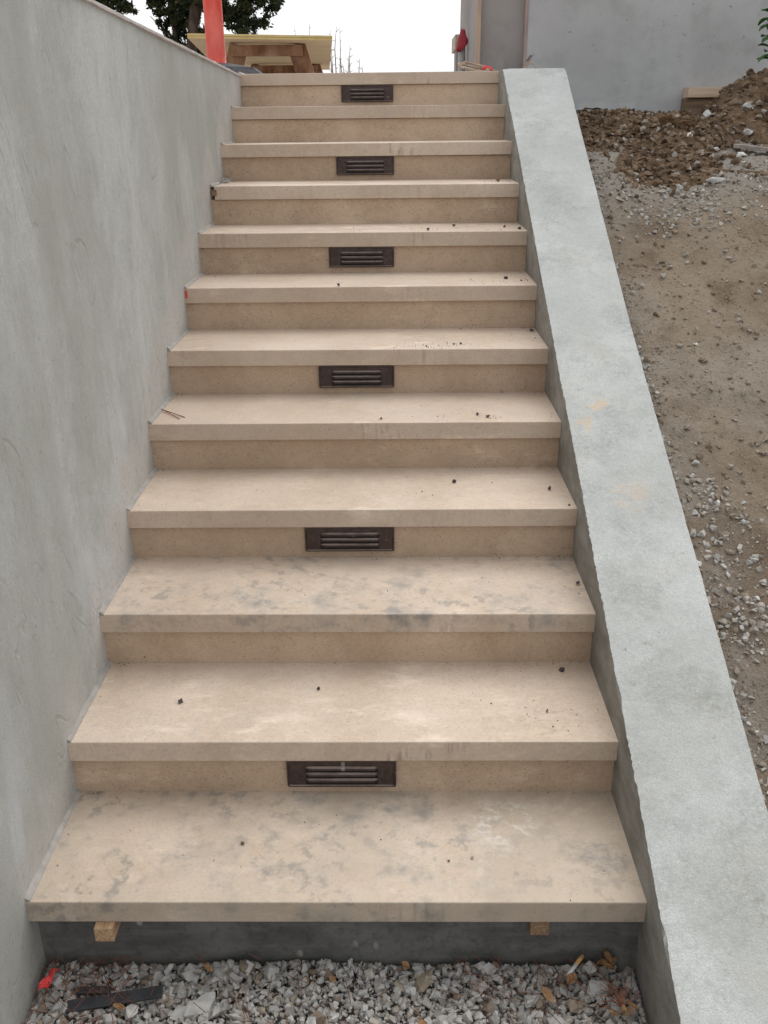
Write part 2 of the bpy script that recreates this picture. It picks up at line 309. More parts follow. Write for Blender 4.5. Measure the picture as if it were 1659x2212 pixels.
def mat_parapet():
    t = NT('sand_finish_cement_plaster', 0.92, 0.15)
    x, y, z = t.xyz()
    base = t.mix(t.ramp(t.noise(3.4, 5, 0.6), 0.34, 0.66), (0.495, 0.505, 0.49), (0.605, 0.62, 0.61))
    base = t.mix(t.ramp(t.noise(7, 4, 0.6, off=(4, 2, 9)), 0.54, 0.74, 0, 0.55), base, (0.50, 0.48, 0.42))
    grain = t.noise(330, 3, 0.75); lump = t.noise(90, 4, 0.7)
    patch = t.ramp(t.noise(4.2, 5, 0.65, off=(1, 6, 3)), 0.47, 0.66)
    base = t.mix(t.mul(patch, t.ramp(lump, 0.38, 0.66, 0.15, 0.85)), base, (0.345, 0.355, 0.345))
    base = t.mix(t.ramp(t.noise(95, 5, 0.8, off=(6, 1, 1)), 0.46, 0.70, 0.0, 0.36), base, (0.36, 0.365, 0.35))
    base = t.mix(t.mul(t.ramp(t.noise(48, 3, 0.6, off=(2, 2, 2)), 0.62, 0.74), t.ramp(t.noise(4.4, 3, 0.6, off=(7, 7, 7)), 0.48, 0.7)), base, (0.30, 0.295, 0.28))
    base = t.mix(t.ramp(grain, 0.38, 0.62, 0.42, 0.0), base, (0.30, 0.305, 0.295))
    base = t.mix(t.ramp(t.noise(26, 5, 0.7, off=(3, 3, 8)), 0.5, 0.7, 0, 0.4), base, (0.38, 0.39, 0.38))
    for p, r, k in (((1.316, 1.228, 0.657), 0.045, 0.9), ((1.262, 1.139, 0.616), 0.035, 0.7), ((1.272, 1.165, 0.63), 0.03, 0.6), ((1.35, 0.9, 0.50), 0.08, 0.4)):
        base = t.mix(t.mul(t.mul(t.near(p, r, 0.4), t.ramp(t.noise(38, 3, 0.6, sc=(0.7, 1.2, 1.2)), 0.42, 0.56)), k), base, (0.58, 0.47, 0.36))
    for p, r in (((1.405, -0.062, 0.053), 0.06), ((1.385, -0.01, 0.075), 0.05), ((1.254, 2.898, 1.438), 0.04), ((1.33, 2.88, 1.43), 0.025), ((1.44, 0.33, 0.24), 0.08)):
        base = t.mix(t.mul(t.near(p, r, 0.3), t.ramp(t.noise(55, 5, 0.75), 0.46, 0.66, 0, 0.6)), base, (0.27, 0.245, 0.20))
    # damp, rubbed blotches where the float dragged
    for p, r, k in (((1.31, 0.60, 0.362), 0.075, 0.8), ((1.335, 0.37, 0.255), 0.10, 0.75), ((1.25, 0.21, 0.18), 0.07, 0.6), ((1.42, 0.01, 0.085), 0.10, 0.5), ((1.43, 0.36, 0.25), 0.07, 0.7), ((1.27, 0.64, 0.38), 0.06, 0.6), ((1.34, -0.05, 0.057), 0.12, 0.4), ((1.29, 1.90, 0.972), 0.09, 0.6), ((1.42, 1.35, 0.71), 0.10, 0.35), ((1.30, 2.30, 1.16), 0.10, 0.45)):
        blot = t.ramp(t.math('ADD', t.near(p, r*1.5, 0.05), t.ramp(t.noise(17, 5, 0.7, off=(p[1]*7, p[1]*3, 0)), 0.3, 0.7, -0.45, 0.45)), 0.25, 0.95)
        base = t.mix(t.mul(t.mul(blot, t.ramp(t.noise(120, 4, 0.8), 0.34, 0.62, 0.12, 1.0)), k*0.72), base, (0.30, 0.305, 0.28))
    # shade of the inner face put into its colour as darker brown
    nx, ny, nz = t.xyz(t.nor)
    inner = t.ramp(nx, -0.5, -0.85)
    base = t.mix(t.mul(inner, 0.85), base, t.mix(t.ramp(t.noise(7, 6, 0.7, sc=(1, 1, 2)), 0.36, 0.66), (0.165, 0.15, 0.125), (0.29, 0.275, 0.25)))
    h = t.math('ADD', t.mul(grain, 0.5), t.math('ADD', t.mul(lump, 0.6), t.mul(t.noise(18, 4, 0.6), 0.8)))
    return t.done(base, h, 0.75, 0.0045)
M['parapet'] = mat_parapet()

def mat_house():
    t = NT('grey_scratch_coat_plaster', 0.9, 0.15)
    base = t.mix(t.ramp(t.noise(1.7, 5, 0.6), 0.36, 0.64), (0.395, 0.395, 0.40), (0.475, 0.487, 0.49))
    base = t.mix(t.ramp(t.noise(6, 5, 0.65, off=(3, 1, 4)), 0.48, 0.72, 0, 0.6), base, (0.33, 0.33, 0.325))
    base = t.mix(t.ramp(t.noise(2.2, 3, 0.6, off=(9, 1, 4)), 0.55, 0.72, 0, 0.55), base, (0.48, 0.455, 0.48))
    base = t.mix(t.mul(t.ramp(t.noise(34, 3, 0.6), 0.66, 0.74), 0.6), base, (0.15, 0.145, 0.14))
    x, y, z = t.xyz()
    base = t.mix(t.mul(t.ramp(z, 1.72, 1.5), t.ramp(t.noise(7, 4, 0.6), 0.35, 0.6, 0.1, 0.6)), base, (0.52, 0.53, 0.53))
    g = t.noise(120, 4, 0.7)
    return t.done(base, t.math('ADD', g, t.noise(16, 4, 0.6)), 0.4, 0.004)
M['house'] = mat_house()
def mat_house2():
    t = NT('brown_grey_base_coat', 0.92, 0.12)
    base = t.mix(t.ramp(t.noise(2.4, 5, 0.6), 0.36, 0.64), (0.275, 0.25, 0.24), (0.335, 0.31, 0.30))
    base = t.mix(t.ramp(t.noise(14, 4, 0.6), 0.5, 0.75, 0, 0.3), base, (0.2, 0.185, 0.175))
    return t.done(base, t.noise(90, 4, 0.7), 0.4, 0.003)
M['panel'] = mat_house2()

def mat_simple(name, c0, c1, scale=12, rough=0.8, spec=0.25, bump=0.2, dist=0.002, sc=(1, 1, 1), bscale=90, metal=0.0):
    t = NT(name, rough, spec); t.b.inputs['Metallic'].default_value = metal
    return t.done(t.mix(t.ramp(t.noise(scale, 5, 0.6, sc=sc), 0.33, 0.67), c0, c1), t.noise(bscale, 4, 0.65, sc=sc), bump, dist)
M['foundation'] = None
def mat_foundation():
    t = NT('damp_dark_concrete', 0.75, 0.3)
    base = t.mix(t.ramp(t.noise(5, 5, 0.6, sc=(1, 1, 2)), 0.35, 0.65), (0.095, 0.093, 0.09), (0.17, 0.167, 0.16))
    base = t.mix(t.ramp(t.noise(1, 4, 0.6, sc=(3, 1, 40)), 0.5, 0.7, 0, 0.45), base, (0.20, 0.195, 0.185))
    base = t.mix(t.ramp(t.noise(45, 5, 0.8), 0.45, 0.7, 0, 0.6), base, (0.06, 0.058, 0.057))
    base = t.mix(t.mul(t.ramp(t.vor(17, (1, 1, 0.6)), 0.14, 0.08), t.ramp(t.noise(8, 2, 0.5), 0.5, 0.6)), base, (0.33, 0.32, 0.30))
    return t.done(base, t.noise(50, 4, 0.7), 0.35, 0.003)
M['foundation'] = mat_foundation()

def mat_bronze():
    t = NT('dusty_bronze', 0.42, 0.5); t.b.inputs['Metallic'].default_value = 0.35
    nx, ny, nz = t.xyz(t.nor)
    base = t.mix(t.ramp(t.noise(60, 4, 0.6), 0.35, 0.65), (0.042, 0.027, 0.025), (0.068, 0.046, 0.042))
    dust = t.mul(t.ramp(nz, 0.15, 0.8), t.ramp(t.noise(45, 3, 0.6, sc=(0.5, 1, 1)), 0.30, 0.60, 0.45, 0.95))
    base = t.mix(dust, base, (0.31, 0.25, 0.22))
    mark = t.mul(t.ramp(t.noise(60, 3, 0.6, sc=(0.35, 1, 1), off=(2, 0, 0)), 0.62, 0.7), t.ramp(t.noise(11, 2, 0.5), 0.52, 0.62))
    base = t.mix(t.mul(mark, 0.6), base, (0.32, 0.31, 0.29))
    x, y, z = t.xyz()
    dr = t.mul(t.ramp(t.math('ABSOLUTE', t.math('SUBTRACT', x, 0.611)), 0.006, 0.002), t.ramp(t.math('ABSOLUTE', t.math('SUBTRACT', z, 0.078)), 0.02, 0.005))
    base = t.mix(t.mul(dr, 0.6), base, (0.36, 0.35, 0.33))
    return t.done(base, t.noise(160, 3, 0.6), 0.12, 0.001, t.math('MULTIPLY_ADD', dust, 0.35, 0.4))
M['bronze'] = mat_bronze()
M['slot'] = mat_simple('dark_slot', (0.008, 0.007, 0.007), (0.014, 0.012, 0.012), 20, 0.7)
M['screw'] = mat_simple('worn_screw_metal', (0.06, 0.05, 0.045), (0.12, 0.11, 0.10), 80, 0.4, 0.5, metal=0.6)

def wood(name, c0, c1, along, rough=0.75, freq=60):
    t = NT(name, rough, 0.25); sc = [1.0, 1.0, 1.0]; sc[along] = 0.06
    g = t.noise(freq, 5, 0.6, sc=tuple(sc), dist=0.3)
    base = t.mix(t.ramp(g, 0.36, 0.64), c0, c1)
    base = t.mix(t.ramp(t.noise(9, 3, 0.6), 0.5, 0.75, 0, 0.35), base, tuple(c*0.6 for c in c0))
    return t.done(base, g, 0.35, 0.002)
M['fir'] = wood('fresh_fir_blocking', (0.40, 0.24, 0.135), (0.58, 0.40, 0.25), 1, freq=170)
M['shaded_fir'] = wood('shaded_fir_blocking', (0.20, 0.125, 0.075), (0.32, 0.21, 0.13), 1, freq=170)  # same fir, darkened in colour for the shade under the slab
M['pale_lumber'] = wood('pale_lumber', (0.55, 0.41, 0.29), (0.66, 0.52, 0.39), 0)
M['old_lumber'] = wood('muddy_lumber', (0.16, 0.105, 0.07), (0.26, 0.18, 0.12), 0)
M['grey_lumber'] = wood('weathered_lumber', (0.24, 0.21, 0.185), (0.36, 0.32, 0.29), 0)
M['batten'] = wood('batten_wood', (0.36, 0.25, 0.185), (0.46, 0.335, 0.25), 2)
M['batten_pink'] = wood('stained_batten_wood', (0.30, 0.225, 0.205), (0.38, 0.29, 0.265), 2)
def mat_trestle():
    t = NT('rust_stained_timber', 0.8, 0.25)
    g = t.noise(7, 5, 0.65, sc=(1, 1, 0.35))
    base = t.mix(t.ramp(g, 0.34, 0.62), (0.15, 0.07, 0.042), (0.32, 0.18, 0.115))
    base = t.mix(t.ramp(t.noise(9, 4, 0.6, off=(4, 4, 4)), 0.52, 0.70, 0, 0.75), base, (0.40, 0.31, 0.25))
    base = t.mix(t.ramp(t.noise(5, 4, 0.6, off=(1, 8, 2)), 0.56, 0.72, 0, 0.8), base, (0.05, 0.035, 0.03))
    return t.done(base, g, 0.3, 0.004)
M['trestle'] = mat_trestle()
M['board'] = mat_simple('cream_board_face', (0.70, 0.60, 0.46), (0.77, 0.67, 0.53), 3, 0.8, 0.2, 0.1)
M['board_edge'] = mat_simple('yellow_board_edge', (0.60, 0.45, 0.19), (0.70, 0.56, 0.28), 9, 0.7, 0.25, 0.1)
def mat_post():
    t = NT('faded_red_plastic', 0.5, 0.4)
    base = t.mix(t.ramp(t.noise(7, 4, 0.6, sc=(1, 1, 0.5)), 0.34, 0.66), (0.66, 0.06, 0.04), (0.76, 0.10, 0.07))
    scr = t.mul(t.ramp(t.noise(26, 4, 0.7, sc=(1, 1, 0.22)), 0.56, 0.70), t.ramp(t.noise(4, 2, 0.5, off=(2, 1, 6)), 0.40, 0.58))
    base = t.mix(t.mul(scr, 0.85), base, (0.11, 0.03, 0.035))
    base = t.mix(t.ramp(t.noise(3, 4, 0.6, sc=(2, 2, 0.6), off=(1, 1, 4)), 0.5, 0.7, 0, 0.45), base, (0.86, 0.27, 0.22))
    return t.done(base, t.noise(30, 3, 0.6, sc=(1, 1, 0.2)), 0.2, 0.002)
M['post'] = mat_post()
M['rubber'] = mat_simple('dusty_black_rubber', (0.022, 0.022, 0.028), (0.065, 0.065, 0.075), 40, 0.8, 0.25, 0.4)
M['red_tape'] = mat_simple('red_plastic', (0.62, 0.035, 0.04), (0.74, 0.08, 0.075), 60, 0.45, 0.4, 0.4, 0.003, bscale=60)
M['red_rag'] = mat_simple('dull_red_cloth', (0.22, 0.045, 0.055), (0.44, 0.06, 0.075), 25, 0.85, 0.2, 0.6, 0.004, bscale=60)
M['rope'] = mat_simple('dusty_cord', (0.30, 0.225, 0.16), (0.43, 0.345, 0.26), 50, 0.85, 0.2, 0.5)
M['pipe'] = mat_simple('pale_grey_plastic', (0.33, 0.32, 0.32), (0.41, 0.40, 0.395), 9, 0.6, 0.3, 0.1)
M['capstone'] = mat_simple('cap_stone', (0.40, 0.33, 0.27), (0.47, 0.39, 0.32), 14, 0.75, 0.3, 0.2)
M['mortar'] = mat_simple('pointing_mortar', (0.31, 0.29, 0.27), (0.40, 0.375, 0.35), 25, 0.9, 0.15, 0.5, 0.003)
M['coping'] = mat_simple('pale_plaster_edge', (0.43, 0.40, 0.39), (0.53, 0.50, 0.485), 18, 0.85, 0.2, 0.4, 0.003)
M['dark_strip'] = mat_simple('dark_plastic_strip', (0.028, 0.03, 0.034), (0.06, 0.062, 0.068), 14, 0.6, 0.35, 0.3, 0.003)
M['white_paper'] = mat_simple('white_paper', (0.68, 0.66, 0.63), (0.78, 0.76, 0.73), 90, 0.8, 0.2, 0.2)
M['filter'] = mat_simple('cork_paper', (0.55, 0.30, 0.11), (0.66, 0.40, 0.17), 200, 0.8, 0.2, 0.1)
M['dead_leaf'] = mat_simple('dead_leaf', (0.20, 0.105, 0.05), (0.36, 0.215, 0.105), 60, 0.7, 0.3, 0.4)
M['needle'] = mat_simple('dry_pine_needle', (0.17, 0.055, 0.03), (0.30, 0.12, 0.06), 40, 0.7, 0.3, 0.2)
M['pebble'] = mat_simple('dark_pebble', (0.05, 0.045, 0.048), (0.11, 0.095, 0.095), 120, 0.7, 0.3, 0.4)
M['pebble_brown'] = mat_simple('brown_crumb', (0.13, 0.08, 0.045), (0.22, 0.15, 0.09), 120, 0.85, 0.2, 0.4)
M['pebble_pale'] = mat_simple('pale_chip', (0.36, 0.34, 0.31), (0.50, 0.48, 0.44), 120, 0.85, 0.2, 0.4)

def mat_tone(name, stops, rough=0.9, nscale=55, namt=0.35, dark=(0.5, 0.5, 0.5), bump=0.5):
    t = NT(name, rough, 0.2)
    r = t.n('ShaderNodeValToRGB'); r.color_ramp.interpolation = 'LINEAR'
    while len(r.color_ramp.elements) < len(stops): r.color_ramp.elements.new(0.5)
    for e, (p, c) in zip(r.color_ramp.elements, stops): e.position = p; e.color = (*c, 1)
    t.l(t.attr('tone'), r.inputs['Fac'])
    m = t.n('ShaderNodeMix'); m.data_type = 'RGBA'; m.blend_type = 'MULTIPLY'
    t.l(t.ramp(t.noise(nscale, 4, 0.65), 0.35, 0.7, 0, namt), m.inputs[0]); t.l(r.outputs[0], m.inputs[6]); m.inputs[7].default_value = (*dark, 1)
    return t.done(m.outputs[2], t.noise(nscale*4, 4, 0.7), bump, 0.002)
M['gravel'] = mat_tone('crushed_grey_gravel', [(0, (0.27, 0.25, 0.235)), (0.3, (0.41, 0.395, 0.375)), (0.78, (0.54, 0.525, 0.505)), (0.90, (0.40, 0.345, 0.28)), (1, (0.23, 0.175, 0.135))], 0.95, 60, 0.5)
M['slope_gravel'] = mat_tone('dusty_site_gravel', [(0, (0.21, 0.155, 0.11)), (0.3, (0.29, 0.238, 0.185)), (0.55, (0.36, 0.335, 0.30)), (0.93, (0.46, 0.445, 0.42)), (1, (0.62, 0.60, 0.57))], 0.95, 60)
M['clods'] = mat_tone('broken_soil', [(0, (0.075, 0.05, 0.034)), (0.45, (0.168, 0.114, 0.075)), (0.8, (0.24, 0.17, 0.115)), (0.93, (0.29, 0.235, 0.18)), (1, (0.42, 0.40, 0.37))], 1.0, 45, 0.5)
M['rock_grey'] = mat_simple('grey_rock', (0.37, 0.365, 0.35), (0.49, 0.48, 0.465), 45, 0.9, 0.2, 0.6, 0.003)
M['rock_tan'] = mat_simple('tan_slate_rock', (0.25, 0.21, 0.155), (0.34, 0.29, 0.225), 30, 0.9, 0.2, 0.5, 0.003)
M['rock_brown'] = mat_simple('brown_rock', (0.16, 0.125, 0.095), (0.25, 0.20, 0.155), 30, 0.9, 0.2, 0.5, 0.003)
M['rock_white'] = mat_simple('white_lime_rock', (0.62, 0.61, 0.58), (0.76, 0.75, 0.72), 40, 0.9, 0.2, 0.5, 0.003)
M['clod'] = mat_simple('soil_clod', (0.085, 0.05, 0.028), (0.16, 0.098, 0.056), 40, 1.0, 0.1, 0.8, 0.006)

def mat_slope():
    t = NT('packed_site_dirt', 0.97, 0.1)
    x, y, z = t.xyz()
    base = t.mix(t.ramp(t.noise(2.6, 5, 0.6), 0.34, 0.64), (0.19, 0.14, 0.096), (0.30, 0.237, 0.174))
    base = t.mix(t.ramp(t.noise(1.3, 4, 0.6, off=(3, 1, 0)), 0.46, 0.66, 0, 0.75), base, (0.315, 0.275, 0.228))
    base = t.mix(t.mul(t.ramp(t.noise(5.5, 5, 0.65, off=(7, 2, 0)), 0.52, 0.68), t.ramp(y, 0.6, 2.0, 0.3, 0.7)), base, (0.14, 0.095, 0.06))
    base = t.mix(t.mul(t.ramp(y, 2.25, 2.6), t.ramp(t.noise(5, 4, 0.6, off=(2, 9, 0)), 0.3, 0.55, 0.35, 0.85)), base, (0.335, 0.31, 0.28))
    base = t.mix(t.mul(t.ramp(y, 1.5, 0.6), t.ramp(t.noise(3.4, 5, 0.6, off=(1, 8, 0)), 0.3, 0.6, 0.25, 0.9)), base, (0.17, 0.124, 0.086))
    base = t.mix(t.mul(t.ramp(x, 1.72, 1.5), t.ramp(t.noise(4, 4, 0.6), 0.36, 0.6, 0.0, 0.6)), base, (0.29, 0.265, 0.235))
    g = t.noise(140, 4, 0.75)
    base = t.mix(t.ramp(g, 0.5, 0.72, 0, 0.5), base, (0.38, 0.335, 0.28))
    base = t.mix(t.ramp(t.noise(75, 4, 0.7, off=(5, 5, 0)), 0.54, 0.72, 0, 0.5), base, (0.13, 0.092, 0.062))
    h = t.math('ADD', t.mul(g, 0.6), t.math('ADD', t.mul(t.noise(34, 5, 0.75), 1.6), t.mul(t.noise(9, 4, 0.6), 1.2)))
    return t.done(base, h, 0.8, 0.012)
M['slope'] = mat_slope()
M['mound'] = mat_simple('dug_soil', (0.12, 0.078, 0.048), (0.21, 0.146, 0.096), 24, 1.0, 0.1, 0.9, 0.02, bscale=60)
M['sub_gravel'] = mat_simple('gravel_fines', (0.17, 0.125, 0.10), (0.34, 0.305, 0.275), 70, 1.0, 0.1, 0.9, 0.006, bscale=200)
M['far_ground'] = mat_simple('bare_ground', (0.30, 0.25, 0.19), (0.40, 0.34, 0.27), 2, 1.0, 0.1, 0.5, 0.02, bscale=20)
M['landing'] = mat_simple('landing_concrete', (0.33, 0.32, 0.30), (0.42, 0.41, 0.39), 5, 0.9, 0.2, 0.3)
M['bark'] = mat_simple('dark_bark', (0.05, 0.036, 0.03), (0.105, 0.078, 0.066), 8, 0.95, 0.1, 0.8, 0.03, sc=(1, 1, 0.25), bscale=20)
M['twig'] = mat_simple('grey_twig', (0.17, 0.135, 0.125), (0.26, 0.215, 0.20), 30, 0.9, 0.1, 0.2)
M['crown'] = mat_tone('dark_conifer_foliage', [(0, (0.012, 0.02, 0.011)), (0.5, (0.028, 0.042, 0.018)), (0.85, (0.065, 0.072, 0.032)), (1, (0.12, 0.105, 0.055))], 0.8, 3, 0.3, bump=0.0)
M['plant'] = mat_simple('green_leaf', (0.035, 0.11, 0.022), (0.075, 0.19, 0.045), 20, 0.5, 0.4, 0.2)

# ================================================================== SETTING
def slope_h(x, y):
    """Height of the dirt slope right of the parapet wall."""
    if y < 2.5: b = 0.468*y - 0.03
    else:
        k = min((y-2.5)/1.7, 1.0); b = 1.14 + 0.468*1.7*(k-0.72*k*k)*0.83
    b += 0.05*max(0.0, x-1.6)
    return max(b, -0.55)
def slope_z(x, y):
    return slope_h(x, y) + 0.034*fbm(x*2.2, y*2.2, 3.0) + 0.014*fbm(x*9, y*9, 1.0, 5) + 0.005*fbm(x*30, y*30, 6.0, 3)
big = 600.0
def ground_fn(u, v):
    return (-big+2*big*u, -big+2*big*v, -0.55)
tag(link('ground', grid_me('ground', 3, 3, ground_fn), M['far_ground']), kind='structure')
def upper_fn(u, v):
    x = -3.0 + (u-0.5)*2*big if False else (-big + 2*big*u); y = 5.6 + (big-5.6)*v*v
    return (x, y, 1.30)
tag(link('terrain', grid_me('terrain', 5, 9, upper_fn), M['far_ground']), kind='structure')
# bank behind the left wall and the landing at the head of the stair
bm = bmesh.new(); add_box(bm, -14, -0.26, -3.0, 5.58, -0.53, 1.56)
tag(link('bank', bm_me(bm, 'bank'), M['far_ground']), kind='structure')
bm = bmesh.new(); add_box(bm, -0.255, 1.215, 3.80, 5.58, 1.30, 1.62, 0.004); add_box(bm, -6.0, -0.256, 3.47, 5.58, 1.563, 1.6195, 0.004); add_box(bm, -0.256, -0.001, 3.47, 3.80, 1.30, 1.6195, 0.002)
tag(link('landing', bm_me(bm, 'landing'), M['landing']), kind='structure')
# dirt slope beside the stair
def slope_fn(u, v):
    x = 1.40 + 6.0*u**1.5; y = -3.0 + 7.25*v
    return (x, y, slope_z(x, y))
tag(link('dirt_slope', grid_me('dirt_slope', 240, 460, slope_fn), M['slope'], smooth=True), kind='structure')
# base under the loose gravel at the foot of the stair
def bed_fn(u, v):
    x = -0.01 + 1.25*u; y = -2.6 + 2.655*v
    return (x, y, -0.212 + 0.010*fbm(x*6, y*6))
tag(link('path', grid_me('path', 40, 60, bed_fn), M['sub_gravel'], smooth=True), kind='structure')

# ================================================================== WALLS
# --- left retaining wall
lw = thing('retaining_wall', (-0.13, 1.0, -0.55), 'tall grey trowelled plaster wall rising along the other side of the steps from the dirt slope', 'wall')
def lw_top(y): return 1.7335 - 0.0316*y
def lw_fn(u, v):
    y = -2.4 + 5.86*u; zt = lw_top(y) - 0.012; z0 = -0.5; z = z0 + (zt-z0)*v
    dx = 0.004*fbm(y*1.6, z*0.7, 5) + 0.0025*fbm(y*6, z*1.1, 2)
    return (-0.004 + dx, y, z)
link('plaster_face', grid_me('plaster_face', 190, 80, lw_fn), M['left_wall'], lw, smooth=True)
me = pyd('wall_core', [(-0.25, -2.4, -0.55), (-0.02, -2.4, -0.55), (-0.02, 3.455, -0.55), (-0.25, 3.455, -0.55),
                       (-0.25, -2.4, lw_top(-2.4)-0.014), (-0.02, -2.4, lw_top(-2.4)-0.014), (-0.02, 3.455, lw_top(3.455)-0.014), (-0.25, 3.455, lw_top(3.455)-0.014)],
         [(0, 3, 2, 1), (4, 5, 6, 7), (0, 1, 5, 4), (1, 2, 6, 5), (2, 3, 7, 6), (3, 0, 4, 7)])
link('wall_core', me, M['left_wall'], lw)
def cop(u, v):
    y = -2.4 + 5.86*u
    prof = [(-0.255, -0.012), (-0.255, 0.0), (-0.002, 0.0), (0.0035, -0.003), (0.004, -0.0105), (-0.004, -0.0135)]
    k = min(int(round(v*5)), 5); x, dz = prof[k]
    j = 0.0012*fbm(y*9, k*0.3, 4) if k >= 2 else 0
    return (x+j, y, lw_top(y)+dz+j)
link('coping', grid_me('coping', 220, 6, cop), M['coping'], lw)

# --- sloped parapet wall on the other side
pw = thing('parapet_wall', (1.35, 1.2, -0.55), 'low sloping cement parapet wall with pale grey flat top beside the stone steps', 'wall')
def pw_top(y):
    return 0.082 + 0.468*y if y < 3.28 else 1.617 + 0.012*min((y-3.28)/0.05, 1.0)
def pw_mesh():
    rr = random.Random(3); v = []; f = []; N = 900; ys = [-1.7 + (4.196+1.7)*i/(N-1) for i in range(N)]
    for y in ys:
        zt = pw_top(y); xo = 1.478 + (0.03*max(0, y-1.6)/1.7)
        jag = (0.0012*fbm(y*37, 1.0, 0, 5) + 0.0011*rr.uniform(-1, 1))*(0.5+1.6*abs(fbm(y*2.3, 4.0, 1, 3))) + 0.0010*fbm(y*4.1, 7.0, 0, 3)
        chip = max(0.0, fbm(y*6, 3.3, 2, 5)-0.40)*0.012
        jo = 0.0006*rr.uniform(-1, 1) + 0.0012*fbm(y*8, 4, 0, 3)
        wob = 0.0015*fbm(y*1.7, 2, 0, 3)
        ring = [(1.2215, -0.54), (1.2215+wob*0.2, zt-0.16), (1.2225+wob, zt-0.06), (1.2235+wob+jag*0.5, zt-0.012-abs(jag)), (1.2245+wob+jag+chip, zt-0.003-chip*0.6)]
        for k in range(1, 8):
            x = 1.2265 + wob + (xo-0.004-1.2265-wob)*k/8.0
            if k == 1: x += chip*0.7
            ring.append((x, zt + 0.0022*fbm(x*7, y*7, 5, 4) - (chip*0.25 if k == 1 else 0)))
        ring += [(xo-0.002+jo, zt-0.001), (xo+jo, zt-0.006), (xo+jo*0.5, zt-0.1), (xo, -0.54)]
        v += [(x, y, z) for x, z in ring]
    n = len(v)//N
    for i in range(N-1):
        for k in range(n-1): f.append((i*n+k, (i+1)*n+k, (i+1)*n+k+1, i*n+k+1))
    f.append(tuple(range(n))); f.append(tuple((N-1)*n+k for k in range(n))[::-1])
    me = pyd('plaster_body', v, f)
    bm = bmesh.new(); bm.from_mesh(me); bmesh.ops.recalc_face_normals(bm, faces=bm.faces[:]); bm.to_mesh(me); bm.free()
    return me
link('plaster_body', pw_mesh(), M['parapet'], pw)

# ================================================================== STAIR
st = thing('stone_staircase', (W/2, 0.0, -0.2), 'beige limestone staircase of twelve slab steps between two grey plaster walls', 'staircase')
for i in range(12):
    z1 = i*RISE; y0 = i*RUN; back = y0 + (RUN + SET + 0.02 if i < 11 else 0.34)
    xl = -0.010 if i != 8 else 0.011
    bm = bmesh.new(); vs = add_box(bm, xl, W+0.006, y0, back, z1-THK, z1, 0.0024, 2)
    for v in bm.verts:                                        # hand-set slabs: each a hair out of level
        v.co.z += (v.co.x-W/2)*0.0012*math.sin(i*2.3) ; v.co.y += (v.co.x-W/2)*0.0014*math.cos(i*1.7)
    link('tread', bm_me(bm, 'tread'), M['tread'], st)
    if i < 11:
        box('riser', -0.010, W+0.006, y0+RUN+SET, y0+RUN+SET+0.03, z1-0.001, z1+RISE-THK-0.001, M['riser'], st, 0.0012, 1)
# concrete under the slabs and the dark face below the first tread
v = [(0.001, 0.045, -0.5), (W-0.001, 0.045, -0.5), (0.001, 0.045, -0.095), (W-0.001, 0.045, -0.095)]
def fnd(u, vv):
    x = -0.012 + (W+0.022)*u; z = -0.5 + 0.446*vv
    return (x, 0.034 + 0.003*fbm(x*3, z*5, 2) - (0.02 if u > 0.965 else 0)*max(0, 1-abs(vv-0.7)*3), z)
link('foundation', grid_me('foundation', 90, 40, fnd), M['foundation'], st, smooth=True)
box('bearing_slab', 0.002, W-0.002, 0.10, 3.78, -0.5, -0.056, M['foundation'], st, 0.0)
# pointing mortar where the slabs meet the left wall
for i in range(12):
    z1 = i*RISE; y0 = i*RUN+0.0005; y1 = i*RUN+RUN+SET if i < 11 else i*RUN+0.3
    rr = random.Random(i+50); v = []; f = []; n = 26
    for k in range(n):
        y = y0+(y1-y0)*k/(n-1); a = 0.004+0.004*abs(fbm(y*7, i*3.1, 1))+0.0015*rr.random(); b = 0.006+0.006*abs(fbm(y*6, i*2.1, 7))
        v += [(-0.009, y, z1-0.004), (-0.009, y, z1+b+0.004), (0.0015, y, z1+b*0.7), (0.002+a*0.6, y, z1+0.0025), (0.002+a, y, z1-0.002)]
    for k in range(n-1):
        for q in range(4): f.append((k*5+q, k*5+q+1, (k+1)*5+q+1, (k+1)*5+q))
    f.append((0, 1, 2, 3, 4)); f.append(tuple((n-1)*5+q for q in (4, 3, 2, 1, 0)))
    link('mortar_joint', pyd('mortar_joint', v, f), M['mortar'], st)

# ---- louvred step lights let into every other riser
def louvre_me(x0, x1, yf, zc, r):
    n = 20; v = []; f = []; q = 7
    for k in range(n):
        x = x0+(x1-x0)*k/(n-1); e = min(1.0, min(x-x0, x1-x)/0.006+0.02); e = math.sqrt(max(0.0, 1-(1-e)**2)) if e < 1 else 1.0
        for a in range(q):
            t = math.pi*(0.02+0.96*a/(q-1))
            v.append((x, yf - 0.95*r*e*math.sin(t), zc + r*(0.35+0.65*e)*math.cos(t)))
    for k in range(n-1):
        for a in range(q-1): f.append((k*q+a, k*q+a+1, (k+1)*q+a+1, (k+1)*q+a))
    f.append(tuple(range(q))); f.append(tuple((n-1)*q+a for a in range(q))[::-1])
    me = pyd('louvre', v, f); bm = bmesh.new(); bm.from_mesh(me); bmesh.ops.recalc_face_normals(bm, faces=bm.faces[:]); bm.to_mesh(me); bm.free(); return me
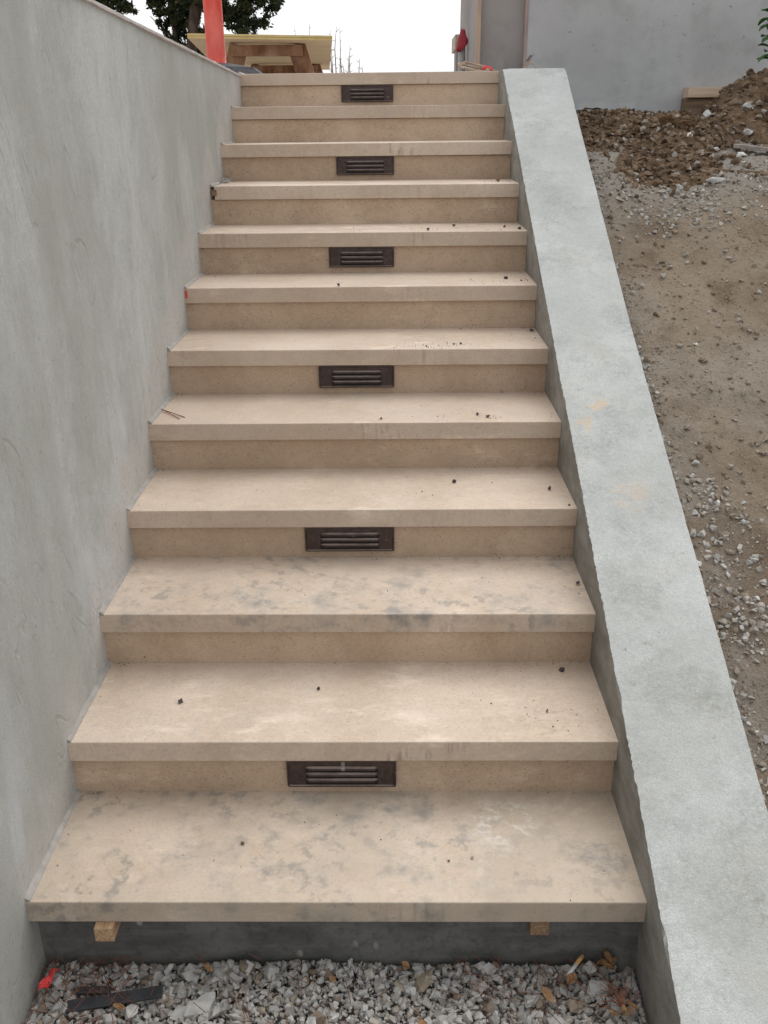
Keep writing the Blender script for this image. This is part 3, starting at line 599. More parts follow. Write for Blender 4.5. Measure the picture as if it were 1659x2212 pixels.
def plate_me(x0, x1, yb, z0, z1):
    """Face plate with a chamfered rim and rounded corners."""
    v = []; f = []; R = 0.004
    def loop(ins, y):
        pts = []
        for cx, cz, a0 in ((x1-R-ins*0, z1-R, 0), (x0+R, z1-R, 90), (x0+R, z0+R, 180), (x1-R, z0+R, 270)):
            for k in range(4):
                a = math.radians(a0+30*k); rr = R
                px, pz = cx+rr*math.cos(a), cz+rr*math.sin(a)
                mx, mz = (x0+x1)/2, (z0+z1)/2
                px -= math.copysign(min(ins, abs(px-mx)), px-mx); pz -= math.copysign(min(ins, abs(pz-mz)), pz-mz)
                pts.append((px, y, pz))
        return pts
    L = [loop(0, yb), loop(0, yb-0.007), loop(0.0012, yb-0.0105), (loop(0.0042, yb-0.0108)), loop(0.0058, yb-0.0085)]
    n = len(L[0])
    for l in L: v += l
    for i in range(len(L)-1):
        for k in range(n): f.append((i*n+k, i*n+(k+1) % n, (i+1)*n+(k+1) % n, (i+1)*n+k))
    f.append(tuple((len(L)-1)*n+k for k in range(n)))
    me = pyd('faceplate', v, f); bm = bmesh.new(); bm.from_mesh(me); bmesh.ops.recalc_face_normals(bm, faces=bm.faces[:]); bm.to_mesh(me); bm.free(); return me
lights = [(1, 'dusty bronze louvred step light in the lowest riser with a pale drip mark', 0.483, 0.731),
          (3, 'bronze louvred step light second up from the gravel with bright scratch by one screw', 0.480, 0.727),
          (5, 'bronze louvred step light third up from the gravel', 0.481, 0.727),
          (7, 'bronze louvred step light fourth up from the gravel', 0.482, 0.727),
          (9, 'dark louvred step light second from the top riser', 0.481, 0.727),
          (11, 'small looking louvred step light in the topmost riser below the landing', 0.476, 0.723)]
for k, lab, x0, x1 in lights:
    yb = k*RUN + SET - 0.0005; zt = k*RISE - THK - 0.002; zb = zt - 0.0735
    w = x1-x0; h = zt-zb
    L = thing('step_light', ((x0+x1)/2, yb, zb), lab, 'step light', 'louvred lights let into the stair risers')
    link('faceplate', plate_me(x0, x1, yb, zb, zt), M['bronze'], L)
    yf = yb - 0.0084
    for fz in (0.70, 0.475, 0.255):
        zc = zb + h*fz
        link('louvre', louvre_me(x0+w*0.17, x1-w*0.165, yf, zc, 0.0062), M['bronze'], L, smooth=True)
        box('slot', x0+w*0.175, x1-w*0.17, yf-0.0018, yf+0.001, zc-0.0095, zc-0.0058, M['slot'], L, 0.0)
    for fx in (0.085, 0.905):
        cx = x0+w*fx; bm = bmesh.new()
        bmesh.ops.create_cone(bm, cap_ends=True, segments=12, radius1=0.0036, radius2=0.0028, depth=0.002)
        for vv in bm.verts: vv.co = Vector((cx+vv.co.x, yf-0.0008-vv.co.z, zb+h*0.48+vv.co.y))
        link('screw', bm_me(bm, 'screw'), M['screw'], L)

# ================================================================== HOUSE WALL at the head of the stair
hw = thing('plastered_building', (3.4, 4.9, 1.2), 'grey plastered building wall at the head of the steps above the dirt heaps', 'building')
YW = 4.2
def plaster_fn(u, v):
    x = 1.437 + 6.0*u**1.6
    bot = 1.462 + 0.012*fbm(x*9, 0, 0, 5) + 0.010*fbm(x*31, 0, 3, 4) - (0.05 if x > 2.05 else 0.0) - (0.2 if x < 1.7 else 0)
    z = bot + (4.6-bot)*v**1.4
    lift = (0.012*max(0, 1-v*25) if 1.72 < x < 2.05 else 0)
    return (x, YW - lift*(0.5+0.5*fbm(x*12, 5, 5)) + 0.003*fbm(x*2, z*2, 4), z)
link('plaster', grid_me('plaster', 260, 80, plaster_fn), M['house'], hw)
box('footing', 1.437, 7.437, YW+0.012, YW+0.3, 0.9, 4.59, M['foundation'], hw, 0.0)
box('recessed_panel', 1.176, 1.4365, YW+0.045, YW+0.3, 1.25, 4.59, M['panel'], hw, 0.0)
def side_fn(u, v): return (1.174 + 0.003*fbm(u*3, v*5, 3), YW+0.012+1.5*u, 1.25+3.34*v)
link('side_wall', grid_me('side_wall', 30, 50, side_fn), M['panel'], hw)
box('batten', 1.168, 1.192, YW+0.002, YW+0.044, 1.62, 4.59, M['batten'], hw, 0.002)
box('batten', 1.424, 1.441, YW-0.006, YW+0.044, 1.62, 4.59, M['batten_pink'], hw, 0.002)
# low wall with stone cap running on past the building corner
gw = thing('low_wall', (1.3, 5.9, 1.25), 'low grey pier with stone cap just past the building corner', 'wall')
box('wall_body', 1.150, 1.60, 5.72, 5.95, 1.25, 1.855, M['panel'], gw, 0.004)
box('cap_stone', 1.140, 1.63, 5.70, 6.12, 1.8555, 1.95, M['capstone'], gw, 0.004)
# pale pipe standing against the side wall, red rag stuffed in its top
link('pale_pipe', tube_me('pale_pipe', [(1.140, 4.95, 1.30), (1.140, 4.95, 1.60), (1.139, 4.95, 1.86)], 0.022, 14), M['pipe'])
tag(bpy.data.objects['pale_pipe'], 'pale plastic pipe standing up against the building corner under a red rag', 'pipe')
def rag_me():
    v = []; f = []; n = 14; q = 12
    for i in range(q):
        t = i/(q-1); c = Vector((1.118+0.03*t+0.012*math.sin(t*4), 4.915, 1.80+0.115*t)); r = 0.022*(0.75+0.6*math.sin(math.pi*min(1, t*1.05+0.08))) if 0 < i < q-1 else 0.008
        for k in range(n):
            a = 2*math.pi*k/n; rr = r*(1+0.35*fbm(math.cos(a)*1.5, math.sin(a)*1.5+t*4, 2, 4)); v.append((c.x+rr*math.cos(a), c.y+rr*0.55*math.sin(a), c.z+0.008*math.sin(a*3+t*7)))
    for i in range(q-1):
        for k in range(n): f.append((i*n+k, i*n+(k+1) % n, (i+1)*n+(k+1) % n, (i+1)*n+k))
    f.append(tuple(range(n))[::-1]); f.append(tuple((q-1)*n+k for k in range(n)))
    return pyd('red_rag', v, f)
tag(link('red_rag', rag_me(), M['red_rag'], smooth=True), 'crumpled red rag hanging at the building corner above the stone cap', 'rag')

# ================================================================== THINGS ON THE LANDING
PX = -0.245
pt = thing('traffic_post', (PX, 4.25, 1.62), 'red plastic delineator post on a black rubber base behind the grey wall', 'post')
def post_me():
    n = 32; v = []; f = []
    prof = [(0.057, 1.706), (0.057, 1.711), (0.053, 1.715), (0.0515, 1.76), (0.0495, 2.1), (0.0485, 2.55), (0.040, 2.57), (0.002, 2.575)]
    for r, z in prof:
        for k in range(n):
            a = 2*math.pi*k/n; v.append((PX+r*math.cos(a), 4.25+r*math.sin(a), z))
    for i in range(len(prof)-1):
        for k in range(n): f.append((i*n+k, i*n+(k+1) % n, (i+1)*n+(k+1) % n, (i+1)*n+k))
    return pyd('tube', v, f)
link('tube', post_me(), M['post'], pt, smooth=True)
def base_me():
    v = []; f = []; n = 8
    for r, z in ((0.285, 1.6205), (0.285, 1.645), (0.225, 1.688), (0.075, 1.712)):
        for k in range(n):
            a = 2*math.pi*(k+0.5)/n; v.append((PX+r*math.cos(a), 4.25+r*math.sin(a), z))
    for i in range(3):
        for k in range(n): f.append((i*n+k, i*n+(k+1) % n, (i+1)*n+(k+1) % n, (i+1)*n+k))
    f.append(tuple(range(n))[::-1]); f.append(tuple(3*n+k for k in range(n)))
    return pyd('rubber_base', v, f)
link('rubber_base', base_me(), M['rubber'], pt)

# work table: two boards on a pair of splayed trestles
tb = thing('work_table', (-0.4, 8.5, 1.30), 'makeshift work table of yellow edged boards on rusty brown trestles', 'table')
def sheet_me(name, dz0, dz1, ins=0.0):
    c = [Vector((-1.009, 7.300, 2.066)), Vector((0.206, 7.303, 2.036)), Vector((0.009, 9.883, 1.930)), Vector((-1.203, 9.868, 1.943))]
    ctr = sum(c, Vector())/4
    c = [p+(ctr-p).normalized()*ins for p in c]
    v = [(p.x, p.y, p.z+dz0) for p in c]+[(p.x, p.y, p.z+dz1) for p in c]
    return pyd(name, v, [(3, 2, 1, 0), (4, 5, 6, 7), (0, 1, 5, 4), (1, 2, 6, 5), (2, 3, 7, 6), (3, 0, 4, 7)])
for nm, a, b, ins in (('board', 0.0, 0.0165, 0.004), ('board', 0.0185, 0.0345, 0.0)):
    me = sheet_me(nm, a, b, ins); me.materials.append(M['board']); me.materials.append(M['board_edge'])
    for k, p in enumerate(me.polygons): p.material_index = 1 if k >= 2 else 0
    link(nm, me, None, tb)
link('board', sheet_me('board', 0.0355, 0.0385, 0.03), M['board'], tb)
def trestle(y, zt, xl, xr, zg=1.30, wdt=0.155):
    oriented_box('leg', (xl+0.02, y, zt-0.002), (xl-0.20, y, zg), wdt, 0.045, M['trestle'], tb, 0.004, up=Vector((0, 1, 0)))
    oriented_box('leg', (xr-0.02, y, zt-0.002), (xr+0.20, y, zg), wdt, 0.045, M['trestle'], tb, 0.004, up=Vector((0, 1, 0)))
    oriented_box('crossbar', (xl-0.04, y-0.042, zt-0.05), (xr+0.04, y-0.042, zt-0.054), 0.036, 0.088, M['trestle'], tb, 0.003)
trestle(7.56, 2.030, -0.640, -0.105)
trestle(9.27, 1.956, -0.700, -0.110)

# cord coil and stick on the head of the parapet
def coil_pts():
    P = []
    for k in range(90):
        a = k/89*2*math.pi*3.0; w = 1+0.12*math.sin(k*0.9)
        u, vv = -0.068*math.cos(a)*w, 0.017*math.sin(a)*w
        P.append((1.118+u, 3.66+0.05*math.sin(a+0.5), 1.652+vv-u*0.20+0.002*math.sin(k*1.3)))
    for k in range(1, 14):
        t = k/13; P.append((1.186-0.0+0.075*t-0.003*math.sin(t*9), 3.66+0.1*t, 1.6385-0.002*t+0.003*math.sin(t*6)))
    for k in range(1, 12):
        t = k/11; P.append((1.261+0.12*t, 3.76+0.14*t, 1.6365))
    for k in range(1, 16):
        t = k/15; P.append((1.385+0.085*t, 3.90+0.02*math.sin(t*3), 1.637+0.042*math.sin(math.pi*t)))
    return P
rp = thing('cord_coil', (1.12, 3.66, 1.6265), 'coiled dusty cord bound with red tape on the top step', 'cord')
link('cord', tube_me('cord', coil_pts(), 0.0042, 7), M['rope'], rp, smooth=True)
link('tape_wrap', tube_me('tape_wrap', [(1.163, 3.655, 1.648), (1.172, 3.656, 1.646), (1.19, 3.66, 1.643), (1.206, 3.664, 1.641)], [0.010, 0.0135, 0.013, 0.010], 9), M['red_tape'], rp)
sk = thing('wooden_stick', (1.405, 3.93, 1.63), 'short wooden stick with dark tip poking up behind the parapet top', 'stick')
oriented_box('handle', (1.385, 3.95, 1.630), (1.446, 3.95, 1.722), 0.013, 0.009, M['batten_pink'], sk, 0.001)
oriented_box('dark_tip', (1.412, 3.945, 1.690), (1.432, 3.945, 1.718), 0.013, 0.006, M['pebble'], sk, 0.001)

# ================================================================== TREES
def foliage(name, lobes, seed, per, size):
    r = np.random.RandomState(seed); vs = []; tn = []
    for (cx, cyy, cz, rx, rz) in lobes:
        n = int(per*rx*rz/0.25)
        # twigs: short sprays round sub-centres, so that gaps stay open
        ns = max(6, n//55)
        sub = r.normal(size=(ns, 3)); sub /= np.linalg.norm(sub, axis=1)[:, None]; sub *= (r.uniform(0.35, 1.0, ns)**0.5)[:, None]
        sub *= np.array([rx, rx*0.9, rz]); tone = r.uniform(0.05, 0.75, ns)
        which = r.randint(ns, size=n)
        p = sub[which] + r.normal(size=(n, 3))*np.array([0.10, 0.10, 0.075])*max(0.5, rx*1.6)
        p += np.array([cx, cyy, cz]); s = size*r.uniform(0.5, 1.3, n)
        d = r.normal(size=(n, 3)); d /= np.linalg.norm(d, axis=1)[:, None]; e = np.cross(d, r.normal(size=(n, 3))); e /= np.linalg.norm(e, axis=1)[:, None]
        q = np.stack([p-d*s[:, None], p+e*s[:, None]*0.38, p+d*s[:, None], p-e*s[:, None]*0.38], 1)
        vs.append(q.reshape(-1, 3)); tn.append(np.repeat(np.clip(tone[which]+r.uniform(-0.15, 0.25, n), 0, 1), 4))
    V = np.concatenate(vs).astype(np.float32); tn = np.concatenate(tn).astype(np.float32); n = len(V)//4
    me = bpy.data.meshes.new(name); me.vertices.add(len(V)); me.vertices.foreach_set('co', V.ravel())
    me.loops.add(len(V)); me.loops.foreach_set('vertex_index', np.arange(len(V), dtype=np.int32))
    me.polygons.add(n); me.polygons.foreach_set('loop_start', np.arange(0, len(V), 4, dtype=np.int32))
    a = me.attributes.new('tone', 'FLOAT', 'POINT'); a.data.foreach_set('value', tn); me.update(calc_edges=True); return me
def limb_pts(a, b, bend, n=9):
    a, b = Vector(a), Vector(b); out = []
    for k in range(n):
        t = k/(n-1); p = a.lerp(b, t); p.x += bend*math.sin(math.pi*t)+0.03*math.sin(t*9); p.z += 0.03*math.sin(t*7); out.append(p)
    return out
t1 = thing('conifer_tree', (-4.72, 25.4, 1.3), 'dark conifer with a leaning trunk right behind the red post', 'tree')
link('trunk', tube_me('trunk', [(-4.72, 25.4, 1.28), (-4.66, 25.4, 2.6), (-4.52, 25.4, 3.4), (-4.36, 25.4, 4.3), (-4.1, 25.4, 5.6), (-3.9, 25.4, 7.6)], [0.20, 0.16, 0.135, 0.125, 0.10, 0.05], 10), M['bark'], t1, smooth=True)
for a, b, bd, r0 in (((-4.6, 25.4, 3.0), (-3.95, 25.5, 4.5), -0.15, 0.05), ((-4.42, 25.4, 4.0), (-3.0, 25.6, 4.6), 0.0, 0.05), ((-4.3, 25.4, 4.5), (-2.6, 25.3, 5.1), 0.0, 0.06), ((-4.3, 25.4, 4.4), (-5.3, 25.6, 5.0), 0.0, 0.05), ((-3.4, 25.5, 4.5), (-3.0, 25.5, 3.6), 0.05, 0.025)):
    pts = limb_pts(a, b, bd); link('branch', tube_me('branch', pts, [r0*(1-0.75*k/(len(pts)-1)) for k in range(len(pts))], 6), M['bark'], t1, smooth=True)
lob1 = [(-4.35, 25.5, 4.35, .42, .34), (-3.95, 25.3, 4.2, .34, .36), (-3.45, 25.6, 4.25, .48, .34), (-2.95, 25.4, 4.35, .42, .36), (-2.52, 25.5, 4.65, .4, .4), (-3.12, 25.4, 3.55, .28, .3), (-2.9, 25.5, 3.85, .38, .28), (-3.5, 25.5, 3.9, .3, .25), (-2.5, 25.5, 4.25, .35, .3), (-3.75, 25.7, 3.75, .2, .2),
        (-4.25, 25.6, 3.55, .18, .2), (-4.55, 25.6, 4.0, .3, .3), (-4.1, 25.4, 4.9, .7, .4), (-3.2, 25.4, 5.1, .8, .5), (-4.6, 25.5, 5.6, .9, .6), (-3.5, 25.4, 6.0, .9, .6), (-4.0, 25.4, 6.9, .9, .7), (-3.8, 25.4, 7.6, .5, .5), (-4.5, 25.8, 3.0, .22, .3), (-4.3, 25.8, 3.25, .2, .2)]
link('crown', foliage('crown', lob1, 11, 2300, 0.065), M['crown'], t1)
t2 = thing('conifer_tree', (-5.15, 26.4, 1.3), 'dark conifer with a thin pale trunk between the wall top and the first conifer', 'tree')
link('trunk', tube_me('trunk', [(-5.35, 26.4, 1.28), (-5.25, 26.4, 2.8), (-5.15, 26.4, 3.5), (-5.25, 26.4, 4.2), (-5.2, 26.4, 5.8)], [0.11, 0.09, 0.065, 0.055, 0.03], 8), M['bark'], t2, smooth=True)
for a, b, bd, r0 in (((-5.2, 26.4, 3.4), (-5.8, 26.4, 4.0), 0.0, 0.03), ((-5.2, 26.4, 3.9), (-4.7, 26.4, 4.6), 0.0, 0.03)):
    pts = limb_pts(a, b, bd); link('branch', tube_me('branch', pts, [r0*(1-0.7*k/(len(pts)-1)) for k in range(len(pts))], 6), M['bark'], t2, smooth=True)
lob2 = [(-5.35, 26.4, 4.35, .4, .4), (-5.0, 26.3, 4.15, .34, .36), (-5.6, 26.5, 4.55, .3, .3), (-5.45, 26.5, 3.95, .25, .2), (-4.95, 26.5, 3.7, .3, .3), (-5.35, 26.5, 3.5, .3, .22), (-5.0, 26.4, 3.3, .3, .25), (-5.1, 26.4, 3.0, .35, .3), (-4.8, 26.4, 3.95, .25, .3), (-5.6, 26.5, 3.3, .2, .2), (-5.2, 26.4, 4.9, .7, .4), (-5.0, 26.4, 5.6, .6, .5)]
link('crown', foliage('crown', lob2, 12, 2300, 0.065), M['crown'], t2)
t3 = thing('conifer_tree', (-7.0, 25.6, 1.3), 'dark conifer farthest from the red post cut off by the wall top', 'tree')
link('trunk', tube_me('trunk', [(-7.0, 25.6, 1.28), (-6.9, 25.6, 3.0), (-6.7, 25.6, 4.4), (-6.7, 25.6, 6.5)], [0.17, 0.14, 0.10, 0.05], 8), M['bark'], t3, smooth=True)
pts = limb_pts((-6.85, 25.6, 3.4), (-6.35, 25.5, 4.3), 0.05); link('branch', tube_me('branch', pts, [0.03]*len(pts), 6), M['bark'], t3, smooth=True)
lob3 = [(-6.35, 25.5, 4.3, .3, .32), (-6.15, 25.5, 4.05, .18, .2), (-6.6, 25.6, 4.3, .3, .35), (-6.95, 25.6, 4.3, .4, .4), (-6.5, 25.6, 4.75, .5, .35), (-6.8, 25.6, 5.5, .8, .6), (-6.7, 25.6, 6.4, .6, .5)]
link('crown', foliage('crown', lob3, 13, 2300, 0.065), M['crown'], t3)
def sapling(x, y, shoots, label, seed):
    rr = random.Random(seed)
    t = thing('bare_sapling', (x, y, 1.3), label, 'sapling', 'bare twiggy saplings beyond the landing')
    for k, (dx, top) in enumerate(shoots):
        p = [(x+dx*0.3, y, 1.29), (x+dx*0.7, y, 1.29+(top-1.29)*0.5), (x+dx+0.012*rr.uniform(-1, 1), y, 1.29+(top-1.29)*0.8), (x+dx+0.02*rr.uniform(-1, 1), y, top)]
        s = link('shoot', tube_me('shoot', p, [0.008, 0.006, 0.0045, 0.002], 6), M['twig'], t)
        for q in range(7):
            f = 0.45+0.5*q/6; a = Vector(p[2]) if f < 0.8 else Vector(p[2]).lerp(Vector(p[3]), (f-0.8)/0.2)
            if f < 0.8: a = Vector(p[1]).lerp(Vector(p[2]), (f-0.5)/0.3)
            sd = rr.choice((-1, 1)); b = a + Vector((sd*rr.uniform(0.015, 0.04), rr.uniform(-.02, .02), rr.uniform(0.01, 0.035)))
            link('twig', tube_me('twig', [a, b], [0.0035, 0.0015], 5), M['twig'], s)
sapling(0.118, 9.25, [(0.0, 2.30), (-0.05, 2.12), (0.05, 2.02)], 'tallest bare sapling close to the table end', 1)
sapling(0.235, 9.15, [(0.0, 2.02), (0.035, 2.12), (-0.03, 1.95)], 'forked bare sapling second from the table', 2)
sapling(0.36, 9.2, [(0.0, 2.0), (0.03, 1.93)], 'shortest bare sapling farthest from the table', 3)
sapling(-0.33, 10.6, [(-0.08, 2.42), (0.06, 2.45)], 'bare sapling tips showing above the middle of the table', 4)
sapling(0.02, 10.8, [(-0.06, 2.40), (0.07, 2.42)], 'bare sapling tips showing above the table end', 5)

# ================================================================== FOOT OF THE STAIR
def z_bed(x, y): return -0.212 + 0.010*fbm(x*6, y*6)
r = np.random.RandomState(5)
def bed_layer(n, lo, hi, dz, seed, ymin=-1.6):
    r = np.random.RandomState(seed); P = []; Sz = []
    for _ in range(n):
        x = r.uniform(0.0, W+0.005); y = ymin+(0.03-ymin)*r.uniform()**0.55 if ymin < -0.5 else r.uniform(ymin, 0.03)
        s = lo+(hi-lo)*r.uniform()**2.2
        x = min(max(x, 0.004+s*0.4), W-0.002-s*0.4)
        if y > 0.03-s*0.45: y = 0.03-s*0.45
        # the bed is heaped a little in the middle of the foundation and lower by the walls
        heap = 0.012*math.exp(-((x-0.6)/0.35)**2)
        P.append((x, y, z_bed(x, y)+dz+heap+r.uniform(0, 0.004))); Sz.append(s)
    return np.array(P, np.float32), np.array(Sz, np.float32)
Pa, Sa = bed_layer(16000, 0.006, 0.015, 0.002, 1, -0.9); Pb, Sb = bed_layer(7000, 0.012, 0.030, 0.007, 2, -0.9); Pc, Sc = bed_layer(650, 0.024, 0.044, 0.012, 3, -0.9)
tag(link('gravel', scatter_me('gravel', ROCKS, np.concatenate([Pa, Pb, Pc]), np.concatenate([Sa, Sb, Sc]), 9), M['gravel']), kind='stuff')

def rock(name, loc, size, seed, m, label, cat='rock', group=None, sc=(1, 1, 1), rz=0.0, tilt=(0, 0), n=14, rough=0.0):
    """One stone of its own: a hull with cut faces, subdivided and roughened when it shows large."""
    rr = random.Random(seed); bm = bmesh.new()
    for _ in range(n):
        p = Vector((rr.gauss(0, 1), rr.gauss(0, 1), rr.gauss(0, 1))).normalized()*rr.uniform(0.8, 1.0)*0.5
        bm.verts.new((p.x*sc[0], p.y*sc[1], p.z*sc[2]))
    res = bmesh.ops.convex_hull(bm, input=bm.verts[:])
    bmesh.ops.delete(bm, geom=[g for g in res['geom_interior'] if isinstance(g, bmesh.types.BMVert)], context='VERTS')
    if rough:
        bmesh.ops.subdivide_edges(bm, edges=bm.edges[:], cuts=2, use_grid_fill=True)
        for v in bm.verts: v.co += v.co.normalized()*rough*fbm(v.co.x*7+seed, v.co.y*7, v.co.z*7, 3)
    R = Matrix.Rotation(rz, 3, 'Z') @ Matrix.Rotation(tilt[0], 3, 'X') @ Matrix.Rotation(tilt[1], 3, 'Y')
    for v in bm.verts: v.co = R @ (v.co*size)
    lo = min(v.co.z for v in bm.verts)
    for v in bm.verts: v.co += Vector(loc) - Vector((0, 0, lo))
    return tag(link(name, bm_me(bm, name), m), label, cat, group)
GR = 'loose rocks lying on the gravel'
rock('rock', (0.785, -0.022, -0.198), 0.082, 31, M['rock_tan'], 'long flat tan rock slab lying slanted on the gravel', 'rock', GR, (1.05, 0.45, 0.25), 0.75, (0.25, 0.1), 16, 0.05)
rock('rock', (1.135, -0.035, -0.204), 0.062, 32, M['rock_grey'], 'large pale grey rock on the gravel just below the cigarette butt', 'rock', GR, (1, 0.75, 0.55), 0.4, (0.2, 0), 15, 0.06)
rock('rock', (1.125, 0.006, -0.200), 0.042, 33, M['rock_grey'], 'grey rock on the gravel right beside the filter end of the cigarette', 'rock', GR, (0.9, 0.8, 0.8), 0.9, (0, 0), 13, 0.05)
rock('rock', (0.425, 0.006, -0.196), 0.048, 34, M['rock_brown'], 'brown angular rock on the gravel against the dark concrete', 'rock', GR, (1, 0.7, 0.75), 0.2, (0, 0.2), 11, 0.05)
rock('rock', (0.345, -0.075, -0.205), 0.085, 35, M['rock_grey'], 'biggest pale rock on the gravel next to the black strip', 'rock', GR, (1.1, 0.5, 0.45), 0.6, (0.1, 0), 13, 0.05)
rock('rock', (1.045, -0.105, -0.206), 0.046, 36, M['rock_grey'], 'round grey rock on the gravel below the single tan leaf', 'rock', GR, (1, 0.85, 0.6), 0.0, (0, 0), 15, 0.05)
rock('rock', (0.995, -0.06, -0.206), 0.045, 37, M['rock_grey'], 'wide grey rock on the gravel beside the single tan leaf', 'rock', GR, (1.1, 0.7, 0.6), 0.5, (0, 0), 13, 0.05)
rock('rock', (0.262, 0.001, -0.192), 0.034, 38, M['rock_grey'], 'small pale rock perched high against the dark concrete near the wooden block', 'rock', GR, (1, 0.8, 0.9), 0.5, (0, 0), 12, 0.05)
rock('rock', (0.385, 0.012, -0.188), 0.024, 39, M['rock_grey'], 'little grey rock leaning on the dark concrete above the brown rock', 'rock', GR, (1, 0.8, 0.9), 0.5, (0, 0), 12, 0.05)
rock('rock', (1.165, -0.075, -0.205), 0.042, 40, M['rock_grey'], 'blocky grey rock behind the dried sprig on the gravel', 'rock', GR, (0.7, 1.0, 0.7), 0.2, (0, 0), 12, 0.05)

# cigarette end
cg = thing('cigarette_butt', (1.10, 0.0, -0.19), 'smoked cigarette butt with tan filter lying on the gravel', 'cigarette')
a, b = Vector((1.076, -0.016, -0.178)), Vector((1.112, 0.022, -0.165)); m_ = a.lerp(b, 0.58)
link('paper', tube_me('paper', [a, a.lerp(m_, 0.15), m_], [0.0026, 0.0042, 0.0042], 12), M['white_paper'], cg, smooth=True)
link('filter', tube_me('filter', [m_, b], [0.0043, 0.0043], 12), M['filter'], cg, smooth=True)
# black strip, second shorter strip behind it, red tag
tag(oriented_box('plastic_strip', (0.078, -0.082, -0.190), (0.262, -0.050, -0.184), 0.028, 0.005, M['dark_strip'], None, 0.001), 'long dark flat plastic strip lying on the gravel by the left wall', 'strip')
tag(oriented_box('plastic_scrap', (0.088, -0.045, -0.190), (0.155, -0.046, -0.186), 0.016, 0.007, M['dark_strip'], None, 0.001), 'short black scrap just behind the long dark strip', 'scrap')
me = grid_me('red_tag', 5, 9, lambda u, v: (0.012+0.018*u+0.012*v, -0.055+0.045*v+0.006*u, -0.188+0.035*(1-abs(v-0.55))*0.6+0.006*math.sin(v*7+u*3)))
bm = bmesh.new(); bm.from_mesh(me); bmesh.ops.solidify(bm, geom=bm.faces[:], thickness=0.0015); bm.to_mesh(me); bm.free()
tag(link('red_tag', me, M['red_tape']), 'bright red plastic tag standing in the gravel corner by the wall', 'tag')

def leaf(loc, L, Wd, rz, tilt, m, label, group=None, curl=0.3, parent=None, name='dead_leaf'):
    v = []; f = []; n = 9; k = 5
    R = Matrix.Rotation(rz, 3, 'Z') @ Matrix.Rotation(tilt, 3, 'X')
    for i in range(n):
        t = i/(n-1); w = Wd*(math.sin(math.pi*min(1, max(0, t*0.94+0.03)))**0.8)
        for j in range(k):
            s = j/(k-1)-0.5; p = Vector((s*w, (t-0.5)*L, curl*L*((t-0.5)**2)+abs(s)*w*0.5)); v.append(R @ p + Vector(loc))
    for i in range(n-1):
        for j in range(k-1): f.append((i*k+j, i*k+j+1, (i+1)*k+j+1, (i+1)*k+j))
    me = pyd(name, v, f); bm = bmesh.new(); bm.from_mesh(me); bmesh.ops.solidify(bm, geom=bm.faces[:], thickness=0.0006); bm.to_mesh(me); bm.free()
    o = link(name, me, m, parent, smooth=True)
    if parent is None: tag(o, label, 'leaf', group)
    return o
GL = 'dead leaves on the gravel'
leaf((1.028, -0.062, -0.176), 0.034, 0.018, 0.6, 0.35, M['dead_leaf'], 'single tan oval leaf lying alone among the gravel beside the large rocks', GL)
leaf((1.083, -0.024, -0.178), 0.026, 0.020, -0.8, 0.3, M['dead_leaf'], 'folded orange leaf under the white end of the cigarette', GL)
leaf((0.748, 0.008, -0.178), 0.020, 0.016, 1.2, 0.5, M['dead_leaf'], 'orange leaf behind the long tan rock', GL)
leaf((0.345, 0.000, -0.178), 0.024, 0.012, 1.0, 0.3, M['dead_leaf'], 'orange leaf left of the brown angular rock', GL)
leaf((0.548, -0.03, -0.178), 0.020, 0.013, 0.2, 0.2, M['dead_leaf'], 'small tan leaf in the middle of the gravel', GL)
leaf((0.60, -0.025, -0.178), 0.018, 0.012, 0.9, 0.2, M['dead_leaf'], 'small curled leaf between the tan rock and the middle leaf', GL)
leaf((0.185, -0.088, -0.182), 0.026, 0.012, 1.4, 0.2, M['dead_leaf'], 'yellow brown leaf below the long dark strip', GL)
leaf((0.78, -0.125, -0.180), 0.020, 0.014, 1.9, 0.2, M['dead_leaf'], 'orange leaf at the near edge of the gravel', GL)
dl = thing('dried_sprig', (1.165, -0.09, -0.19), 'dried brown sprig of leaves and needles on the gravel by the parapet', 'sprig')
rr = random.Random(21)
for k in range(5):
    a = rr.uniform(3.3, 6.4); d = rr.uniform(0.008, 0.028); leaf((1.166+d*math.cos(a), -0.092+d*math.sin(a), -0.178+0.008*rr.random()), 0.03*rr.uniform(.6, 1.1), 0.010, a-1.57+rr.uniform(-.9, .9), rr.uniform(-.5, .9), M['dead_leaf'], None, None, 0.4, dl, 'leaf')
for k in range(26):
    a = rr.gauss(1.6, 0.9); L = rr.uniform(0.03, 0.055)
    link('needle', tube_me('needle', [(1.168, -0.088, -0.176), (1.168+L*0.5*math.cos(a), -0.088+L*0.5*math.sin(a), -0.162), (1.168+L*math.cos(a), -0.088+L*math.sin(a), -0.166+rr.uniform(-.01, .01))], 0.0006, 4), M['needle'], dl)
d2 = thing('dried_leaf_heap', (1.155, 0.012, -0.19), 'small heap of dead leaves tucked in the corner by the parapet', 'leaves')
for k in range(8):
    leaf((1.15+rr.uniform(-.022, .03), 0.004+rr.uniform(-.012, .016), -0.182+0.003*k), 0.026, 0.013, rr.uniform(0, 6), rr.uniform(-.4, .5), M['dead_leaf'], None, None, 0.4, d2, 'leaf')
